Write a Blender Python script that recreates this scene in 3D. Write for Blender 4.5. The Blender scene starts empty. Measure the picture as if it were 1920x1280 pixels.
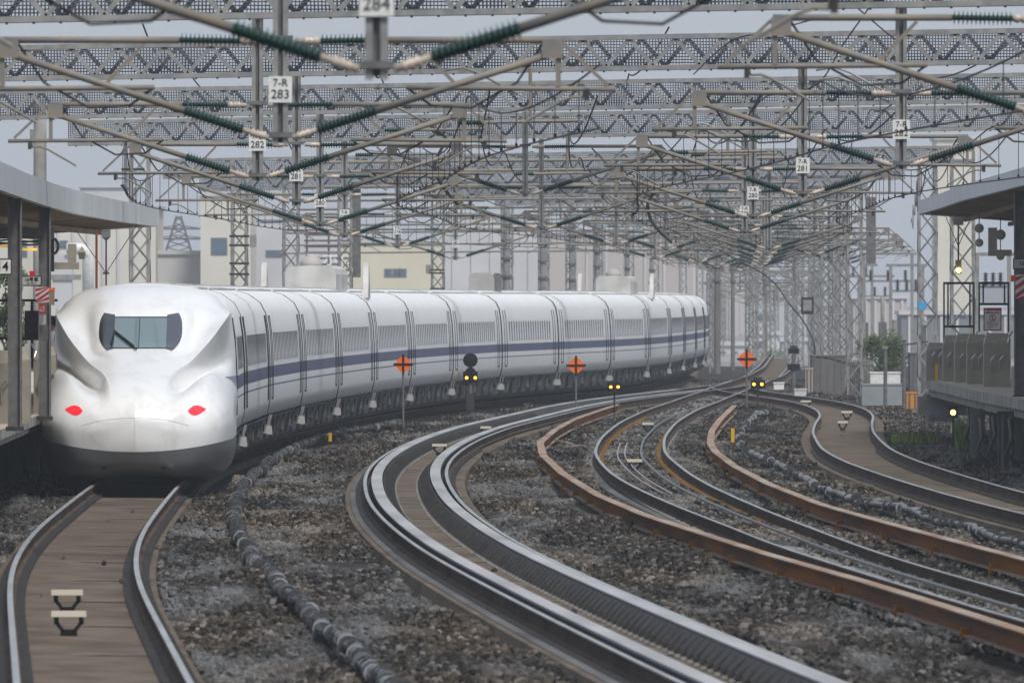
import bpy, bmesh, math, random
import numpy as np
from mathutils import Vector, Matrix
from mathutils.bvhtree import BVHTree
random.seed(7); rng = np.random.default_rng(7)
S = bpy.context.scene
R = math.radians
# ---------------------------------------------------------------- camera
F = 26800.0            # focal length in photo pixels (1920 wide)
CX, YH, H = 960.0, 562.0, 3.28
cam = bpy.data.objects.new('camera', bpy.data.cameras.new('camera'))
S.collection.objects.link(cam); S.camera = cam
cam.data.sensor_width = 36; cam.data.lens = 36*F/1920
cam.location = (0, 0, H)
cam.rotation_euler = (R(90)-math.atan((640-YH)/F), 0, 0)
cam.data.clip_start = 1; cam.data.clip_end = 9000
cam.data.dof.use_dof = True; cam.data.dof.focus_distance = 285; cam.data.dof.aperture_fstop = 11.0
# ---------------------------------------------------------------- world, sun, exposure
W = bpy.data.worlds.new("World"); S.world = W; W.use_nodes = True
nt = W.node_tree; nt.nodes.clear()
sky = nt.nodes.new('ShaderNodeTexSky'); sky.sky_type = 'NISHITA'; sky.sun_disc = False
SUN_EL, SUN_AZ = 56, 157       # azimuth clockwise from +Y
sky.sun_elevation = R(SUN_EL); sky.sun_rotation = R(SUN_AZ)
sky.air_density = 1.0; sky.dust_density = 2.0; sky.ozone_density = 2.0
mx = nt.nodes.new('ShaderNodeMixRGB'); mx.inputs[0].default_value = 0.72
mx.inputs[2].default_value = (3.75, 4.15, 4.8, 1)
bg = nt.nodes.new('ShaderNodeBackground'); bg.inputs[1].default_value = 0.115
wo = nt.nodes.new('ShaderNodeOutputWorld')
nt.links.new(sky.outputs[0], mx.inputs[1]); nt.links.new(mx.outputs[0], bg.inputs[0]); nt.links.new(bg.outputs[0], wo.inputs[0])
sun = bpy.data.objects.new('sun', bpy.data.lights.new('sun', 'SUN')); S.collection.objects.link(sun)
sun.data.energy = 2.5; sun.data.angle = R(14); sun.data.color = (1, .96, .9)
az, el = R(SUN_AZ), R(SUN_EL)
sd = Vector((math.sin(az)*math.cos(el), math.cos(az)*math.cos(el), math.sin(el)))
sun.rotation_euler = sd.to_track_quat('Z', 'Y').to_euler()
S.view_settings.view_transform = 'Standard'; S.view_settings.look = 'None'
S.view_settings.exposure = 0.36; S.view_settings.gamma = 1
S.cycles.max_bounces = 6; S.cycles.transparent_max_bounces = 24; S.cycles.volume_bounces = 0
COL = S.collection

# ---------------------------------------------------------------- helpers
def sc(D): return F/D
def P(x, y, D):                # a point of the place from its bearing and its distance
    s = F/D; return Vector(((x-CX)/s, D, H+(YH-y)/s))
def G(x, y, z=0.0):            # ground point at height z
    s = (y-YH)/(H-z); D = F/s; return Vector(((x-CX)/s, D, z))

MATS = {}
def mat(name, col, rough=.6, metal=0, col2=None, nscale=3, stretch=(1, 1, 1), bump=0, emit=None, estr=0, coord='Object', coat=0, lo=.35, hi=.65, detail=6):
    if name in MATS: return MATS[name]
    m = bpy.data.materials.new(name); m.use_nodes = True; n = m.node_tree.nodes; l = m.node_tree.links
    b = n['Principled BSDF']; b.inputs['Roughness'].default_value = rough; b.inputs['Metallic'].default_value = metal
    b.inputs['Base Color'].default_value = (*col, 1); b.inputs['Specular IOR Level'].default_value = .5 if rough < .5 else .12
    if coat: b.inputs['Coat Weight'].default_value = coat; b.inputs['Coat Roughness'].default_value = .08
    if col2:
        if coord == 'World':
            tc = n.new('ShaderNodeNewGeometry'); out = tc.outputs['Position']
        else:
            tc = n.new('ShaderNodeTexCoord'); out = tc.outputs['Object']
        mp = n.new('ShaderNodeMapping'); mp.inputs['Scale'].default_value = stretch
        no = n.new('ShaderNodeTexNoise'); no.inputs['Scale'].default_value = nscale; no.inputs['Detail'].default_value = detail
        rp = n.new('ShaderNodeValToRGB'); rp.color_ramp.elements[0].position = lo; rp.color_ramp.elements[1].position = hi
        rp.color_ramp.elements[0].color = (*col, 1); rp.color_ramp.elements[1].color = (*col2, 1)
        l.new(out, mp.inputs[0]); l.new(mp.outputs[0], no.inputs[0]); l.new(no.outputs[0], rp.inputs[0]); l.new(rp.outputs[0], b.inputs['Base Color'])
        if bump:
            bp = n.new('ShaderNodeBump'); bp.inputs['Strength'].default_value = bump; bp.inputs['Distance'].default_value = .02
            l.new(no.outputs[0], bp.inputs['Height']); l.new(bp.outputs[0], b.inputs['Normal'])
    if emit:
        b.inputs['Emission Color'].default_value = (*emit, 1); b.inputs['Emission Strength'].default_value = estr
    MATS[name] = m; return m

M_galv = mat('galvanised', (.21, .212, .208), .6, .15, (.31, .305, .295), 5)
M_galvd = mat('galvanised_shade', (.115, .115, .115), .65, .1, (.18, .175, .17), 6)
M_tube = mat('tube_steel', (.19, .19, .185), .6, .1, (.25, .215, .17), 5)
M_ins = mat('insulator_green', (.006, .036, .030), .3)
M_cer = mat('ceramic_white', (.42, .36, .31), .35, 0, (.45, .37, .30), 14)
M_dark = mat('dark_iron', (.035, .035, .037), .6, 0, (.06, .055, .05), 8)
M_black = mat('black_paint', (.012, .012, .013), .5)
M_head = mat('rail_head', (.42, .41, .40), .38, .55, (.30, .29, .27), 5, (1, .05, 1), coord='World')
M_web = mat('rail_web', (.040, .026, .019), .8, 0, (.085, .055, .038), 2.5, (1, .2, 1), coord='World')
M_guard = mat('guard_plate', (.27, .27, .27), .55, .05, (.38, .38, .38), 1.2, (1, .1, 1), coord='World')
M_guardd = mat('guard_bracket', (.03, .03, .032), .7, 0, (.055, .052, .05), 4, coord='World')
M_slab = mat('slab_concrete', (.080, .062, .045), .9, 0, (.155, .122, .090), 1.0, (1.5, .5, 1), .3, coord='World', lo=.32, hi=.74)
M_rust = mat('rust', (.27, .095, .012), .85, 0, (.12, .058, .03), .9, (1, .12, 3), .2, coord='World', lo=.42, hi=.58)
M_rustl = mat('rust_flange', (.33, .27, .215), .7, 0, (.24, .145, .09), 1.5, (1, .15, 1), coord='World')
M_clip = mat('rust_orange', (.40, .17, .015), .8, 0, (.25, .10, .015), 9)
M_white = mat('white_enamel', (.78, .78, .76), .4, 0, (.62, .61, .58), 8)
M_cream = mat('cream_plate', (.60, .54, .44), .5)
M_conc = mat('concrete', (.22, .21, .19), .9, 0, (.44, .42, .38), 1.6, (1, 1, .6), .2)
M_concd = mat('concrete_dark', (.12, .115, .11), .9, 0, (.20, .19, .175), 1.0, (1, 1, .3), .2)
M_orange = mat('sign_orange', (.85, .15, .012), .5)
M_red = mat('sign_red', (.50, .03, .05), .5)
M_yel = mat('marker_yellow', (.72, .42, .01), .5)
M_bronze = mat('barrier_brown', (.26, .235, .19), .5, 0, (.32, .29, .235), 3)
M_steel = mat('stainless', (.55, .54, .52), .3, .8)
M_lampo = mat('lamp_amber', (.9, .4, .02), .4, emit=(1, .42, .03), estr=5)
M_lampy = mat('lamp_yellow', (.9, .8, .1), .4, emit=(1, .85, .15), estr=5)
M_lampr = mat('tail_red', (.75, .02, .03), .15, emit=(1, .02, .05), estr=.4, coat=.6)
M_cable = mat('cable_black', (.025, .025, .027), .35, 0, (.05, .05, .05), 9)
M_cring = mat('cable_ring', (.30, .31, .32), .4, .2)
M_cpipe = mat('conduit_grey', (.10, .10, .10), .5, 0, (.18, .18, .175), 5)
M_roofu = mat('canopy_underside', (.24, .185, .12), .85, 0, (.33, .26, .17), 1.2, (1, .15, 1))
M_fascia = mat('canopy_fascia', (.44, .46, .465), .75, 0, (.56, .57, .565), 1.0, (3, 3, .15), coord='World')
M_leafs = [mat('leaf_a', (.04, .065, .022), .7, 0, (.08, .11, .04), 3), mat('leaf_b', (.10, .13, .045), .7, 0, (.05, .08, .03), 3)]
M_bark = mat('bark', (.08, .06, .045), .9)

class MB:
    def __init__(s): s.v = []; s.f = []; s.m = []; s.mats = []
    def mi(s, m):
        if m not in s.mats: s.mats.append(m)
        return s.mats.index(m)
    def add(s, vs, fs, m):
        k = len(s.v); s.v += [tuple(v) for v in vs]; i = s.mi(m)
        for f in fs: s.f.append(tuple(a+k for a in f)); s.m.append(i)
    def box(s, x0, x1, y0, y1, z0, z1, m):
        s.add([(x0,y0,z0),(x1,y0,z0),(x1,y1,z0),(x0,y1,z0),(x0,y0,z1),(x1,y0,z1),(x1,y1,z1),(x0,y1,z1)],
              [(0,3,2,1),(4,5,6,7),(0,1,5,4),(1,2,6,5),(2,3,7,6),(3,0,4,7)], m); return s
    def cbox(s, c, sx, sy, sz, m, rz=0, ry=0):
        M = Matrix.Rotation(rz, 3, 'Z') @ Matrix.Rotation(ry, 3, 'Y'); c = Vector(c)
        vs = [c + M @ Vector((a*sx/2, b*sy/2, d*sz/2)) for d in (-1, 1) for a, b in ((-1,-1),(1,-1),(1,1),(-1,1))]
        s.add(vs, [(0,3,2,1),(4,5,6,7),(0,1,5,4),(1,2,6,5),(2,3,7,6),(3,0,4,7)], m); return s
    def bar(s, a, b, w, h, m, up=(0, 0, 1)):        # rectangular bar from a to b
        a = Vector(a); b = Vector(b); d = (b-a).normalized(); u = Vector(up)
        if abs(d.dot(u)) > .98: u = Vector((0, 1, 0))
        r = d.cross(u).normalized(); u = r.cross(d)
        vs = [p + r*i*w/2 + u*j*h/2 for p in (a, b) for i, j in ((-1,-1),(1,-1),(1,1),(-1,1))]
        s.add(vs, [(0,3,2,1),(4,5,6,7),(0,1,5,4),(1,2,6,5),(2,3,7,6),(3,0,4,7)], m); return s
    def tube(s, pts, r, m, n=8, cap=True):
        pts = [Vector(p) for p in pts]; N = len(pts); rr = r if isinstance(r, (list, tuple)) else [r]*N
        vs = []
        for i, p in enumerate(pts):
            d = (pts[min(i+1, N-1)]-pts[max(i-1, 0)]).normalized()
            u = Vector((0, 0, 1)) if abs(d.z) < .95 else Vector((0, 1, 0))
            a = d.cross(u).normalized(); b = a.cross(d)
            for k in range(n):
                t = 2*math.pi*k/n; vs.append(p + (a*math.cos(t)+b*math.sin(t))*rr[i])
        fs = [(i*n+k, i*n+(k+1) % n, (i+1)*n+(k+1) % n, (i+1)*n+k) for i in range(N-1) for k in range(n)]
        if cap: fs += [tuple(range(n-1, -1, -1)), tuple((N-1)*n+k for k in range(n))]
        s.add(vs, fs, m); return s
    def lathe(s, o, axis, prof, m, n=14):           # prof: (distance along axis, radius)
        o = Vector(o); d = Vector(axis).normalized()
        return s.tube([o+d*t for t, _ in prof], [max(r, .0005) for _, r in prof], m, n) if len(prof) > 1 else s
    def sweep(s, fr, prof, m, closed=True, caps=True):   # fr: list of (point, right, up); prof: (o, z)
        N = len(fr); n = len(prof)
        vs = [p + r*o + u*z for p, r, u in fr for o, z in prof]
        kk = n if closed else n-1
        fs = [(i*n+k, (i+1)*n+k, (i+1)*n+(k+1) % n, i*n+(k+1) % n) for i in range(N-1) for k in range(kk)]
        if closed and caps: fs += [tuple(range(n)), tuple((N-1)*n+k for k in range(n-1, -1, -1))]
        s.add(vs, fs, m); return s
    def build(s, name, parent=None, smooth=False, label=None, cat=None, group=None, kind=None, loc=None, rz=0):
        me = bpy.data.meshes.new(name); me.from_pydata(s.v, [], s.f)
        for m in s.mats: me.materials.append(m)
        me.polygons.foreach_set('material_index', s.m)
        if smooth:
            me.polygons.foreach_set('use_smooth', [True]*len(s.f))
        me.update()
        o = bpy.data.objects.new(name, me); COL.objects.link(o)
        if parent: o.parent = parent
        if loc is not None: o.location = loc
        if rz: o.rotation_euler.z = rz
        return tag(o, label, cat, group, kind)
def tag(o, label=None, cat=None, group=None, kind=None):
    if label: o['label'] = label
    if cat: o['category'] = cat
    if group: o['group'] = group
    if kind: o['kind'] = kind
    return o
def empty(name, label, cat, loc=(0, 0, 0), rz=0, group=None):
    o = bpy.data.objects.new(name, None); COL.objects.link(o); o.location = loc; o.rotation_euler.z = rz
    o.empty_display_size = .1
    return tag(o, label, cat, group)
def copy_tree(o, parent=None):
    c = o.copy(); COL.objects.link(c)
    if parent: c.parent = parent
    for ch in list(o.children): copy_tree(ch, c)
    return c
def text(name, s, size, m, parent=None, loc=(0, 0, 0), rot=(R(90), 0, 0), align='CENTER', sx=1.0, bold=0.0):
    cu = bpy.data.curves.new(name, 'FONT'); cu.body = s; cu.size = size; cu.align_x = align; cu.align_y = 'CENTER'; cu.extrude = .002; cu.offset = bold
    t = bpy.data.objects.new(name, cu); COL.objects.link(t)
    dg = bpy.context.evaluated_depsgraph_get(); me = bpy.data.meshes.new_from_object(t.evaluated_get(dg))
    bpy.data.objects.remove(t); me.materials.clear(); me.materials.append(m)
    o = bpy.data.objects.new(name, me); COL.objects.link(o); o.location = loc; o.rotation_euler = rot; o.scale = (sx, 1, 1)
    if parent: o.parent = parent
    return o

# ---------------------------------------------------------------- track centre lines (D, X)
TR = {
 1: [(60,-1.0),(90,-2.3),(121,-3.44),(166,-5.1),(184,-5.62),(205,-6.05),(245,-6.58),(285,-6.98),(310,-6.80),(335,-6.42),(360,-5.84),(385,-5.19),(410,-4.34),(435,-3.2),(460,-1.65),(485,.38),(510,2.3),(535,3.75),(560,4.7),(585,5.5),(610,6.3),(635,6.97),(662,7.5),(720,8.4),(900,11)],
 2: [(60,5.6),(100,3.2),(123,2.13),(143,1.28),(155.7,.75),(184,-.36),(200,-.84),(215.4,-1.24),(232.6,-1.6),(258.5,-1.93),(276,-2.04),(295,-2.02),(316,-1.83),(340,-1.46),(369,-.78),(412,.75),(440,1.75),(470,3.2),(500,5.2),(530,7.2),(560,8.9),(600,10.4),(700,12.8),(900,17)],
 3: [(60,11.0),(100,8.2),(142,5.84),(166,4.95),(188,4.12),(203,3.83),(222,3.35),(249,2.85),(270,2.6),(305,2.5),(316,2.6),(343,2.9),(369,3.38),(382,3.6),(403,4.14),(423,4.65),(441,5.2),(458,5.8),(488,6.7),(508,7.4),(533,8.1),(553,8.8),(567,9.25),(620,11.0),(700,13.1),(900,17.3)],
 4: [(100,14.5),(150,11.2),(190,9.4),(218,8.56),(237.6,8.11),(260,7.77),(290,7.50),(314,7.56),(330,7.80),(354,8.19),(382,8.86),(405,9.5),(425,9.85),(445,9.95),(463,9.75),(480,9.35),(506,8.5),(530,8.15),(545,8.3)],
}
TC = {}
for k, pts in TR.items():
    a = np.array(pts, float); d = np.arange(a[0, 0], a[-1, 0]+.01, 2.0); x = np.interp(d, a[:, 0], a[:, 1])
    w = np.exp(-.5*(np.arange(-15, 16)*2/(9.0 if k < 4 else 7.0))**2); w /= w.sum()
    for _ in range(1):
        xp = np.concatenate([2*x[0]-x[15:0:-1], x, 2*x[-1]-x[-2:-17:-1]]); x = np.convolve(xp, w, 'valid')
    TC[k] = (d, x)
def cx(k, D): return float(np.interp(D, *TC[k]))
def hd(k, D): return (cx(k, D+2)-cx(k, D-2))/4.0
def cant(k, D): return float(np.interp(D, [200, 285], [.10 if k == 3 else .03, 0]))
def frames(k, Ds, off=0.0, z=0.0):
    out = []
    for D in Ds:
        t = hd(k, D); q = math.hypot(1, t); r = Vector((1/q, -t/q, -cant(k, D))); r.normalize()
        p = Vector((cx(k, D), D, z)); out.append((p + r*off, r, Vector((0, 0, 1))))
    return out
def drange(a, b): 
    o = []; D = a
    while D < b: o.append(D); D += 1.5 + D/220
    return o + [b]

RAILP = [(-.0325, 0), (.0325, 0), (.0325, -.035), (.010, -.05), (.010, -.145), (.066, -.16), (.066, -.174), (-.066, -.174), (-.066, -.16), (-.010, -.145), (-.010, -.05), (-.0325, -.035)]
def rail(k, side, D0, D1, parent):
    mb = MB(); fr = frames(k, drange(D0, D1), side*.752)
    mb.sweep(fr, RAILP, M_web)
    mb.sweep(fr, [(-.029, .002), (.029, .002), (.0335, -.003), (.0335, -.009), (-.0335, -.009), (-.0335, -.003)], M_head)
    return mb.build('rail', parent)
T_LAB = {1: 'leftmost track with brown slab bed running under the white train', 2: 'curving track with wide silver guard plates inside both rails, next right of the train',
         3: 'ballasted track between the two rusty brown beams', 4: 'rightmost slab track bending in an S towards the right platform'}
EXT = {1: (100, 860), 2: (100, 860), 3: (110, 860), 4: (160, 545)}
tracks = {}
for k in (1, 2, 3, 4):
    t = tracks[k] = empty('railway_track', T_LAB[k], 'railway track', (0, 0, 0), 0, 'railway tracks')
    D0, D1 = EXT[k]
    for s in (-1, 1): rail(k, s, D0, D1, t)
    if k != 3:
        w_ = {1: 1.0, 2: 1.1, 4: 1.05}[k]; MB().sweep(frames(k, drange(D0, D1), 0), [(-w_, -.215), (w_, -.215), (w_+.06, -.42), (-w_-.06, -.42)], M_slab).build('slab_bed', t)
        jm = MB()
        for D in np.arange(D0+3, 330, 12.5):
            p, r, u = frames(k, [D], 0)[0]; jm.cbox(p+Vector((0, 0, -.213)), 2*w_-.1, .10, .006, mat('joint_dark', (.055, .045, .035), .9), -math.atan(hd(k, D)))
            jm.cbox(p+Vector((0, .5, -.213)), 1.1, .10, .006, mat('joint_pale', (.22, .19, .155), .9), -math.atan(hd(k, D)))
        tag(jm.build('slab_joint', t), kind='stuff')
        # rail seats
        mb = MB()
        for s in (-1, 1):
            for D in np.arange(max(D0, 120), 330, .65):
                p, r, u = frames(k, [D], s*.752)[0]
                mb.cbox(p+Vector((0, 0, -.19)), .34, .2, .04, M_dark, -math.atan(hd(k, D)))
        tag(mb.build('rail_fastening', t), kind='stuff')
# guard plates of track 2
for s in (-1, 1):
    g = MB(); fr = frames(2, drange(100, 520), s*.752); q = -s
    a, b = q*.115, q*.31
    lo_, hi_ = min(a, b), max(a, b)
    g.sweep(fr, [(lo_, .035), (hi_, .035), (hi_, .012), (lo_, .012)], M_guard)
    sk = [(q*.335, .010), (q*.345, .008), (q*.47, -.15), (q*.46, -.16)]
    g.sweep(fr, sk if s > 0 else sk, M_guardd)
    g.sweep(fr, [(q*.118, .010), (q*.128, .010), (q*.128, -.10), (q*.118, -.10)], M_guardd)
    for D in np.arange(118, 420, 1.15):
        p, r, u = frames(2, [D], s*.752)[0]
        A = p + r*(q*.34) + Vector((0, 0, .0)); B = p + r*(q*.55) + Vector((0, 0, -.20))
        g.bar(A, B, .10, .035, M_dark)
        g.cbox(B+Vector((0, 0, .01)), .05, .12, .03, M_galv)
    g.build('guard_rail', tracks[2])
# outer sound strips beside the rails
for k, ss in ((2, (-1,)), (3, (-1, 1))):
    for s in ss:
        MB().sweep(frames(k, drange(105, 400) if k == 2 else drange(215, 430), s*.752), [(s*.14, -.19), (s*.26, -.20), (s*.28, -.24), (s*.14, -.24)][::(1 if s > 0 else -1)], mat('rubber_strip', (.07, .07, .072), .8, 0, (.13, .13, .13), .8, (1, .2, 1), coord='World')).build('side_strip', tracks[k])
# sleepers and middle conduit of track 3
M_slp = mat('sleeper_concrete', (.20, .20, .195), .9, 0, (.31, .30, .285), 2, coord='World')
sb = MB(); sb.box(-.92, .92, -.13, .13, -.12, 0, M_slp); sp = None
for i, D in enumerate(np.arange(134, 200, .68)):
    if i == 0:
        sp = sb.build('sleeper', tracks[3]); o = sp
    else:
        o = sp.copy(); COL.objects.link(o); o.parent = tracks[3]
    o.location = (cx(3, D), D, -.165); o.rotation_euler = (0, cant(3, D), -math.atan(hd(3, D)))
far = MB(); cl = MB()
for D in np.arange(200.4, 560, .68):
    p = Vector((cx(3, D), D, -.268)); far.cbox(p, 1.85, .26, .12, M_slp, -math.atan(hd(3, D)))
tag(far.build('sleeper', tracks[3]), kind='stuff')
for D in np.arange(134, 420, .68):
    for s in (-1, 1):
        for q in (-s*.13,):
            p, r, u = frames(3, [D], s*.752+q)[0]; cl.cbox(p+Vector((0, 0, -.165)), .07, .09, .05, mat('clip_brown', (.17, .095, .03), .8, 0, (.26, .15, .03), 7) if (int(D*3) % 5) else M_clip)
tag(cl.build('rail_clip', tracks[3]), kind='stuff')
for o_, r_, m_ in ((-.28, .015, M_cring), (-.12, .015, M_guard), (.24, .026, M_cable)):
    MB().tube([p for p, _, _ in frames(3, drange(248, 335) if r_ < .02 else drange(120, 420), o_, -.10 if r_ > .05 else -.08)], r_, m_, 8).build('conduit', tracks[3], smooth=True)
# ---------------------------------------------------------------- ground and ballast
M_gnd = mat('ballast_ground', (.022, .020, .018), .95, 0, (.05, .045, .04), 6, (1, .3, 1), .4, coord='World')
g = MB(); g.add([(-500, 20, -.34), (500, 20, -.34), (500, 780, -.34), (-500, 780, -.34)], [(0, 1, 2, 3)], M_gnd)
g.add([(-3500, 780, -.34), (3500, 780, -.34), (3500, 7000, -.34), (-3500, 7000, -.34)], [(0, 1, 2, 3)], mat('yard_ground_haze', (.20, .20, .19), .95, 0, (.30, .30, .29), .05, coord='World'))  # far ground coloured pale to imitate haze lying over the yard
g.build('ground', kind='structure')

def ballast_z(X, D):
    n = .05*np.sin(X*1.7+D*.11)+.04*np.sin(X*.9-D*.23+1)+.03*np.sin(D*.5+X*2.1)+.02*np.sin(X*5.1+D*.31)+rng.normal(0, .012, np.shape(X))
    return -.27 + n
def ballast():
    segs = [(112, 160, 70), (160, 210, 60), (210, 300, 38), (300, 430, 17), (430, 620, 8)]
    pts = []; 
    for a, b, dens in segs:
        wl, wr = -CX/F*b-1.0, CX/F*b+1.5
        n = int((b-a)*(wr-wl)*dens); X = rng.uniform(wl, wr, n); D = rng.uniform(a, b, n)
        ok = (np.abs(X) < CX/F*D+.8)
        c = {k: np.interp(D, *TC[k]) for k in TC}
        for k in (1, 2, 4):
            inr = np.abs(X-c[k]) < {1: 1.04, 2: 1.14, 4: 1.09}[k]; 
            if k == 4: inr &= D < 545
            ok &= ~inr
        loose = (rng.random(n) < .0006) & ~ok & (np.abs(X) < CX/F*D+.8) & (X > c[1]-1.0)
        for s in (-1, 1): ok &= np.abs(X-c[3]-s*.752) > .13
        t3 = np.abs(X-c[3]) < 1.15
        ok &= ~(t3 & (rng.random(n) < .3))
        ok &= X > c[1]-1.9 - 1.2
        ok &= ~((X > c[1]-2) & (X < c[1]+1.5) & (D > 262))
        for k in (1, 2):
            for s in (-1, 1): loose &= np.abs(X-c[k]-s*.752) > (.1 if k == 1 else .5)
        loose &= ~((np.abs(X-c[1]) < 1.8) & (D > 250))
        xl_, dl_ = X[loose], D[loose]
        pts.append(np.stack([xl_, dl_, np.full(len(xl_), -.20)], 1))
        X, D, t3 = X[ok], D[ok], t3[ok]
        dz = np.where(t3, .085, ballast_z(X, D)+.30)
        # ballast shoulders rise towards the track edges
        pts.append(np.stack([X, D, -.30+dz*np.where(t3, 1, 1.0)], 1))
    return np.concatenate(pts)
bp_ = ballast(); print('ballast stones', len(bp_))
me = bpy.data.meshes.new('ballast'); me.vertices.add(len(bp_)); me.vertices.foreach_set('co', bp_.astype(np.float32).ravel()); me.update()
bo = bpy.data.objects.new('ballast', me); COL.objects.link(bo); tag(bo, 'grey brown crushed stone ballast lying between the tracks', 'ballast', kind='stuff')
# stone material: colour by instance and patches by place
ms = bpy.data.materials.new('stone'); ms.use_nodes = True; n = ms.node_tree.nodes; l = ms.node_tree.links; b = n['Principled BSDF']; b.inputs['Roughness'].default_value = .9; b.inputs['Specular IOR Level'].default_value = .08
oi = n.new('ShaderNodeObjectInfo'); r1 = n.new('ShaderNodeValToRGB')
for i, (ps, c) in enumerate([(0, (.018, .017, .017)), (.3, (.034, .032, .030)), (.55, (.054, .050, .045)), (.82, (.088, .081, .073)), (1, (.19, .185, .18))]):
    e = r1.color_ramp.elements[0] if i == 0 else (r1.color_ramp.elements[-1] if i == 4 else r1.color_ramp.elements.new(ps)); e.position = ps; e.color = (*c, 1)
ge = n.new('ShaderNodeNewGeometry'); mp = n.new('ShaderNodeMapping'); mp.inputs['Scale'].default_value = (1, .09, 1)
n1 = n.new('ShaderNodeTexNoise'); n1.inputs['Scale'].default_value = .9; n1.inputs['Detail'].default_value = 3
r2 = n.new('ShaderNodeValToRGB'); r2.color_ramp.elements[0].position = .50; r2.color_ramp.elements[0].color = (0, 0, 0, 1); r2.color_ramp.elements[1].position = .72; r2.color_ramp.elements[1].color = (1, 1, 1, 1)
mxx = n.new('ShaderNodeMixRGB'); mxx.inputs[2].default_value = (.23, .235, .24, 1); mf = n.new('ShaderNodeMath'); mf.operation = 'MULTIPLY'; mf.inputs[1].default_value = .8
n2 = n.new('ShaderNodeTexNoise'); n2.inputs['Scale'].default_value = .55; n2.inputs['Detail'].default_value = 2
r3 = n.new('ShaderNodeValToRGB'); r3.color_ramp.elements[0].position = .45; r3.color_ramp.elements[0].color = (.8, .8, .8, 1); r3.color_ramp.elements[1].position = .62; r3.color_ramp.elements[1].color = (1.16, 1.02, .88, 1)
mu = n.new('ShaderNodeMixRGB'); mu.blend_type = 'MULTIPLY'; mu.inputs[0].default_value = 1
l.new(oi.outputs['Random'], r1.inputs[0]); l.new(ge.outputs['Position'], mp.inputs[0]); l.new(mp.outputs[0], n1.inputs[0]); l.new(n1.outputs[0], r2.inputs[0])
l.new(r2.outputs[0], mf.inputs[0]); l.new(mf.outputs[0], mxx.inputs[0]); l.new(r1.outputs[0], mxx.inputs[1])
mp2 = n.new('ShaderNodeMapping'); mp2.inputs['Location'].default_value = (31, 7, 3); mp2.inputs['Scale'].default_value = (1, .12, 1)
l.new(ge.outputs['Position'], mp2.inputs[0]); l.new(mp2.outputs[0], n2.inputs[0]); l.new(n2.outputs[0], r3.inputs[0])
l.new(mxx.outputs[0], mu.inputs[1]); l.new(r3.outputs[0], mu.inputs[2]); l.new(mu.outputs[0], b.inputs['Base Color'])
gn = bpy.data.node_groups.new('scatter_stones', 'GeometryNodeTree')
gn.interface.new_socket('Geometry', in_out='INPUT', socket_type='NodeSocketGeometry'); gn.interface.new_socket('Geometry', in_out='OUTPUT', socket_type='NodeSocketGeometry')
N = gn.nodes; L = gn.links; gi = N.new('NodeGroupInput'); go = N.new('NodeGroupOutput')
ico = N.new('GeometryNodeMeshIcoSphere'); ico.inputs['Radius'].default_value = .037; ico.inputs['Subdivisions'].default_value = 1
spn = N.new('GeometryNodeSetPosition'); nz = N.new('ShaderNodeTexNoise'); nz.inputs['Scale'].default_value = 23; sub = N.new('ShaderNodeVectorMath'); sub.operation = 'SUBTRACT'; sub.inputs[1].default_value = (.5, .5, .5)
scl = N.new('ShaderNodeVectorMath'); scl.operation = 'SCALE'; scl.inputs['Scale'].default_value = .05
smt = N.new('GeometryNodeSetMaterial'); smt.inputs['Material'].default_value = ms
iop = N.new('GeometryNodeInstanceOnPoints'); rr = N.new('FunctionNodeRandomValue'); rr.data_type = 'FLOAT_VECTOR'; rr.inputs[1].default_value = (6.28, 6.28, 6.28)
rs = N.new('FunctionNodeRandomValue'); rs.data_type = 'FLOAT_VECTOR'; rs.inputs[0].default_value = (.5, .5, .4); rs.inputs[1].default_value = (2.1, 1.8, 1.5); rs.inputs['Seed'].default_value = 4
L.new(ico.outputs['Mesh'], spn.inputs['Geometry']); L.new(nz.outputs['Color'], sub.inputs[0]); L.new(sub.outputs[0], scl.inputs[0]); L.new(scl.outputs[0], spn.inputs['Offset'])
L.new(spn.outputs[0], smt.inputs['Geometry']); L.new(gi.outputs[0], iop.inputs['Points']); L.new(smt.outputs[0], iop.inputs['Instance'])
L.new(rr.outputs[0], iop.inputs['Rotation']); L.new(rs.outputs[0], iop.inputs['Scale']); L.new(iop.outputs[0], go.inputs[0])
md = bo.modifiers.new('stones', 'NODES'); md.node_group = gn

# ---------------------------------------------------------------- rusty beams
def polyG(pts, z):
    return [G(x, y, z) for x, y in pts]
def dens(pts, step=1.5):
    pts = sorted(pts, key=lambda p: p.y); d = np.array([p.y for p in pts]); x = np.array([p.x for p in pts]); z = np.array([p.z for p in pts])
    dd = np.arange(d[0], d[-1], step); xx = np.interp(dd, d, x); zz = np.interp(dd, d, z)
    w = np.array([1, 2, 3, 2, 1.])/9; xp = np.concatenate([[xx[0]]*2, xx, [xx[-1]]*2]); xx = np.convolve(xp, w, 'valid')
    return [Vector(t) for t in zip(xx, dd, zz)]
def pframes(pp):
    out = []
    for i, p in enumerate(pp):
        d = (pp[min(i+1, len(pp)-1)]-pp[max(i-1, 0)]); d.z = 0; d.normalize(); out.append((p, Vector((d.y, -d.x, 0)), Vector((0, 0, 1))))
    return out
A_top = [(1160,757),(1120,770),(1077,785),(1040,805),(1012,829),(1017,852),(1055,887),(1120,927),(1210,965),(1310,997),(1440,1038),(1615,1087),(1740,1125),(1920,1182),(2100,1240)]
B_top = [(1377,759),(1350,785),(1334,807),(1331,830),(1340,845),(1375,872),(1440,906),(1540,945),(1615,966),(1740,1000),(1920,1047),(2100,1095)]
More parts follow.
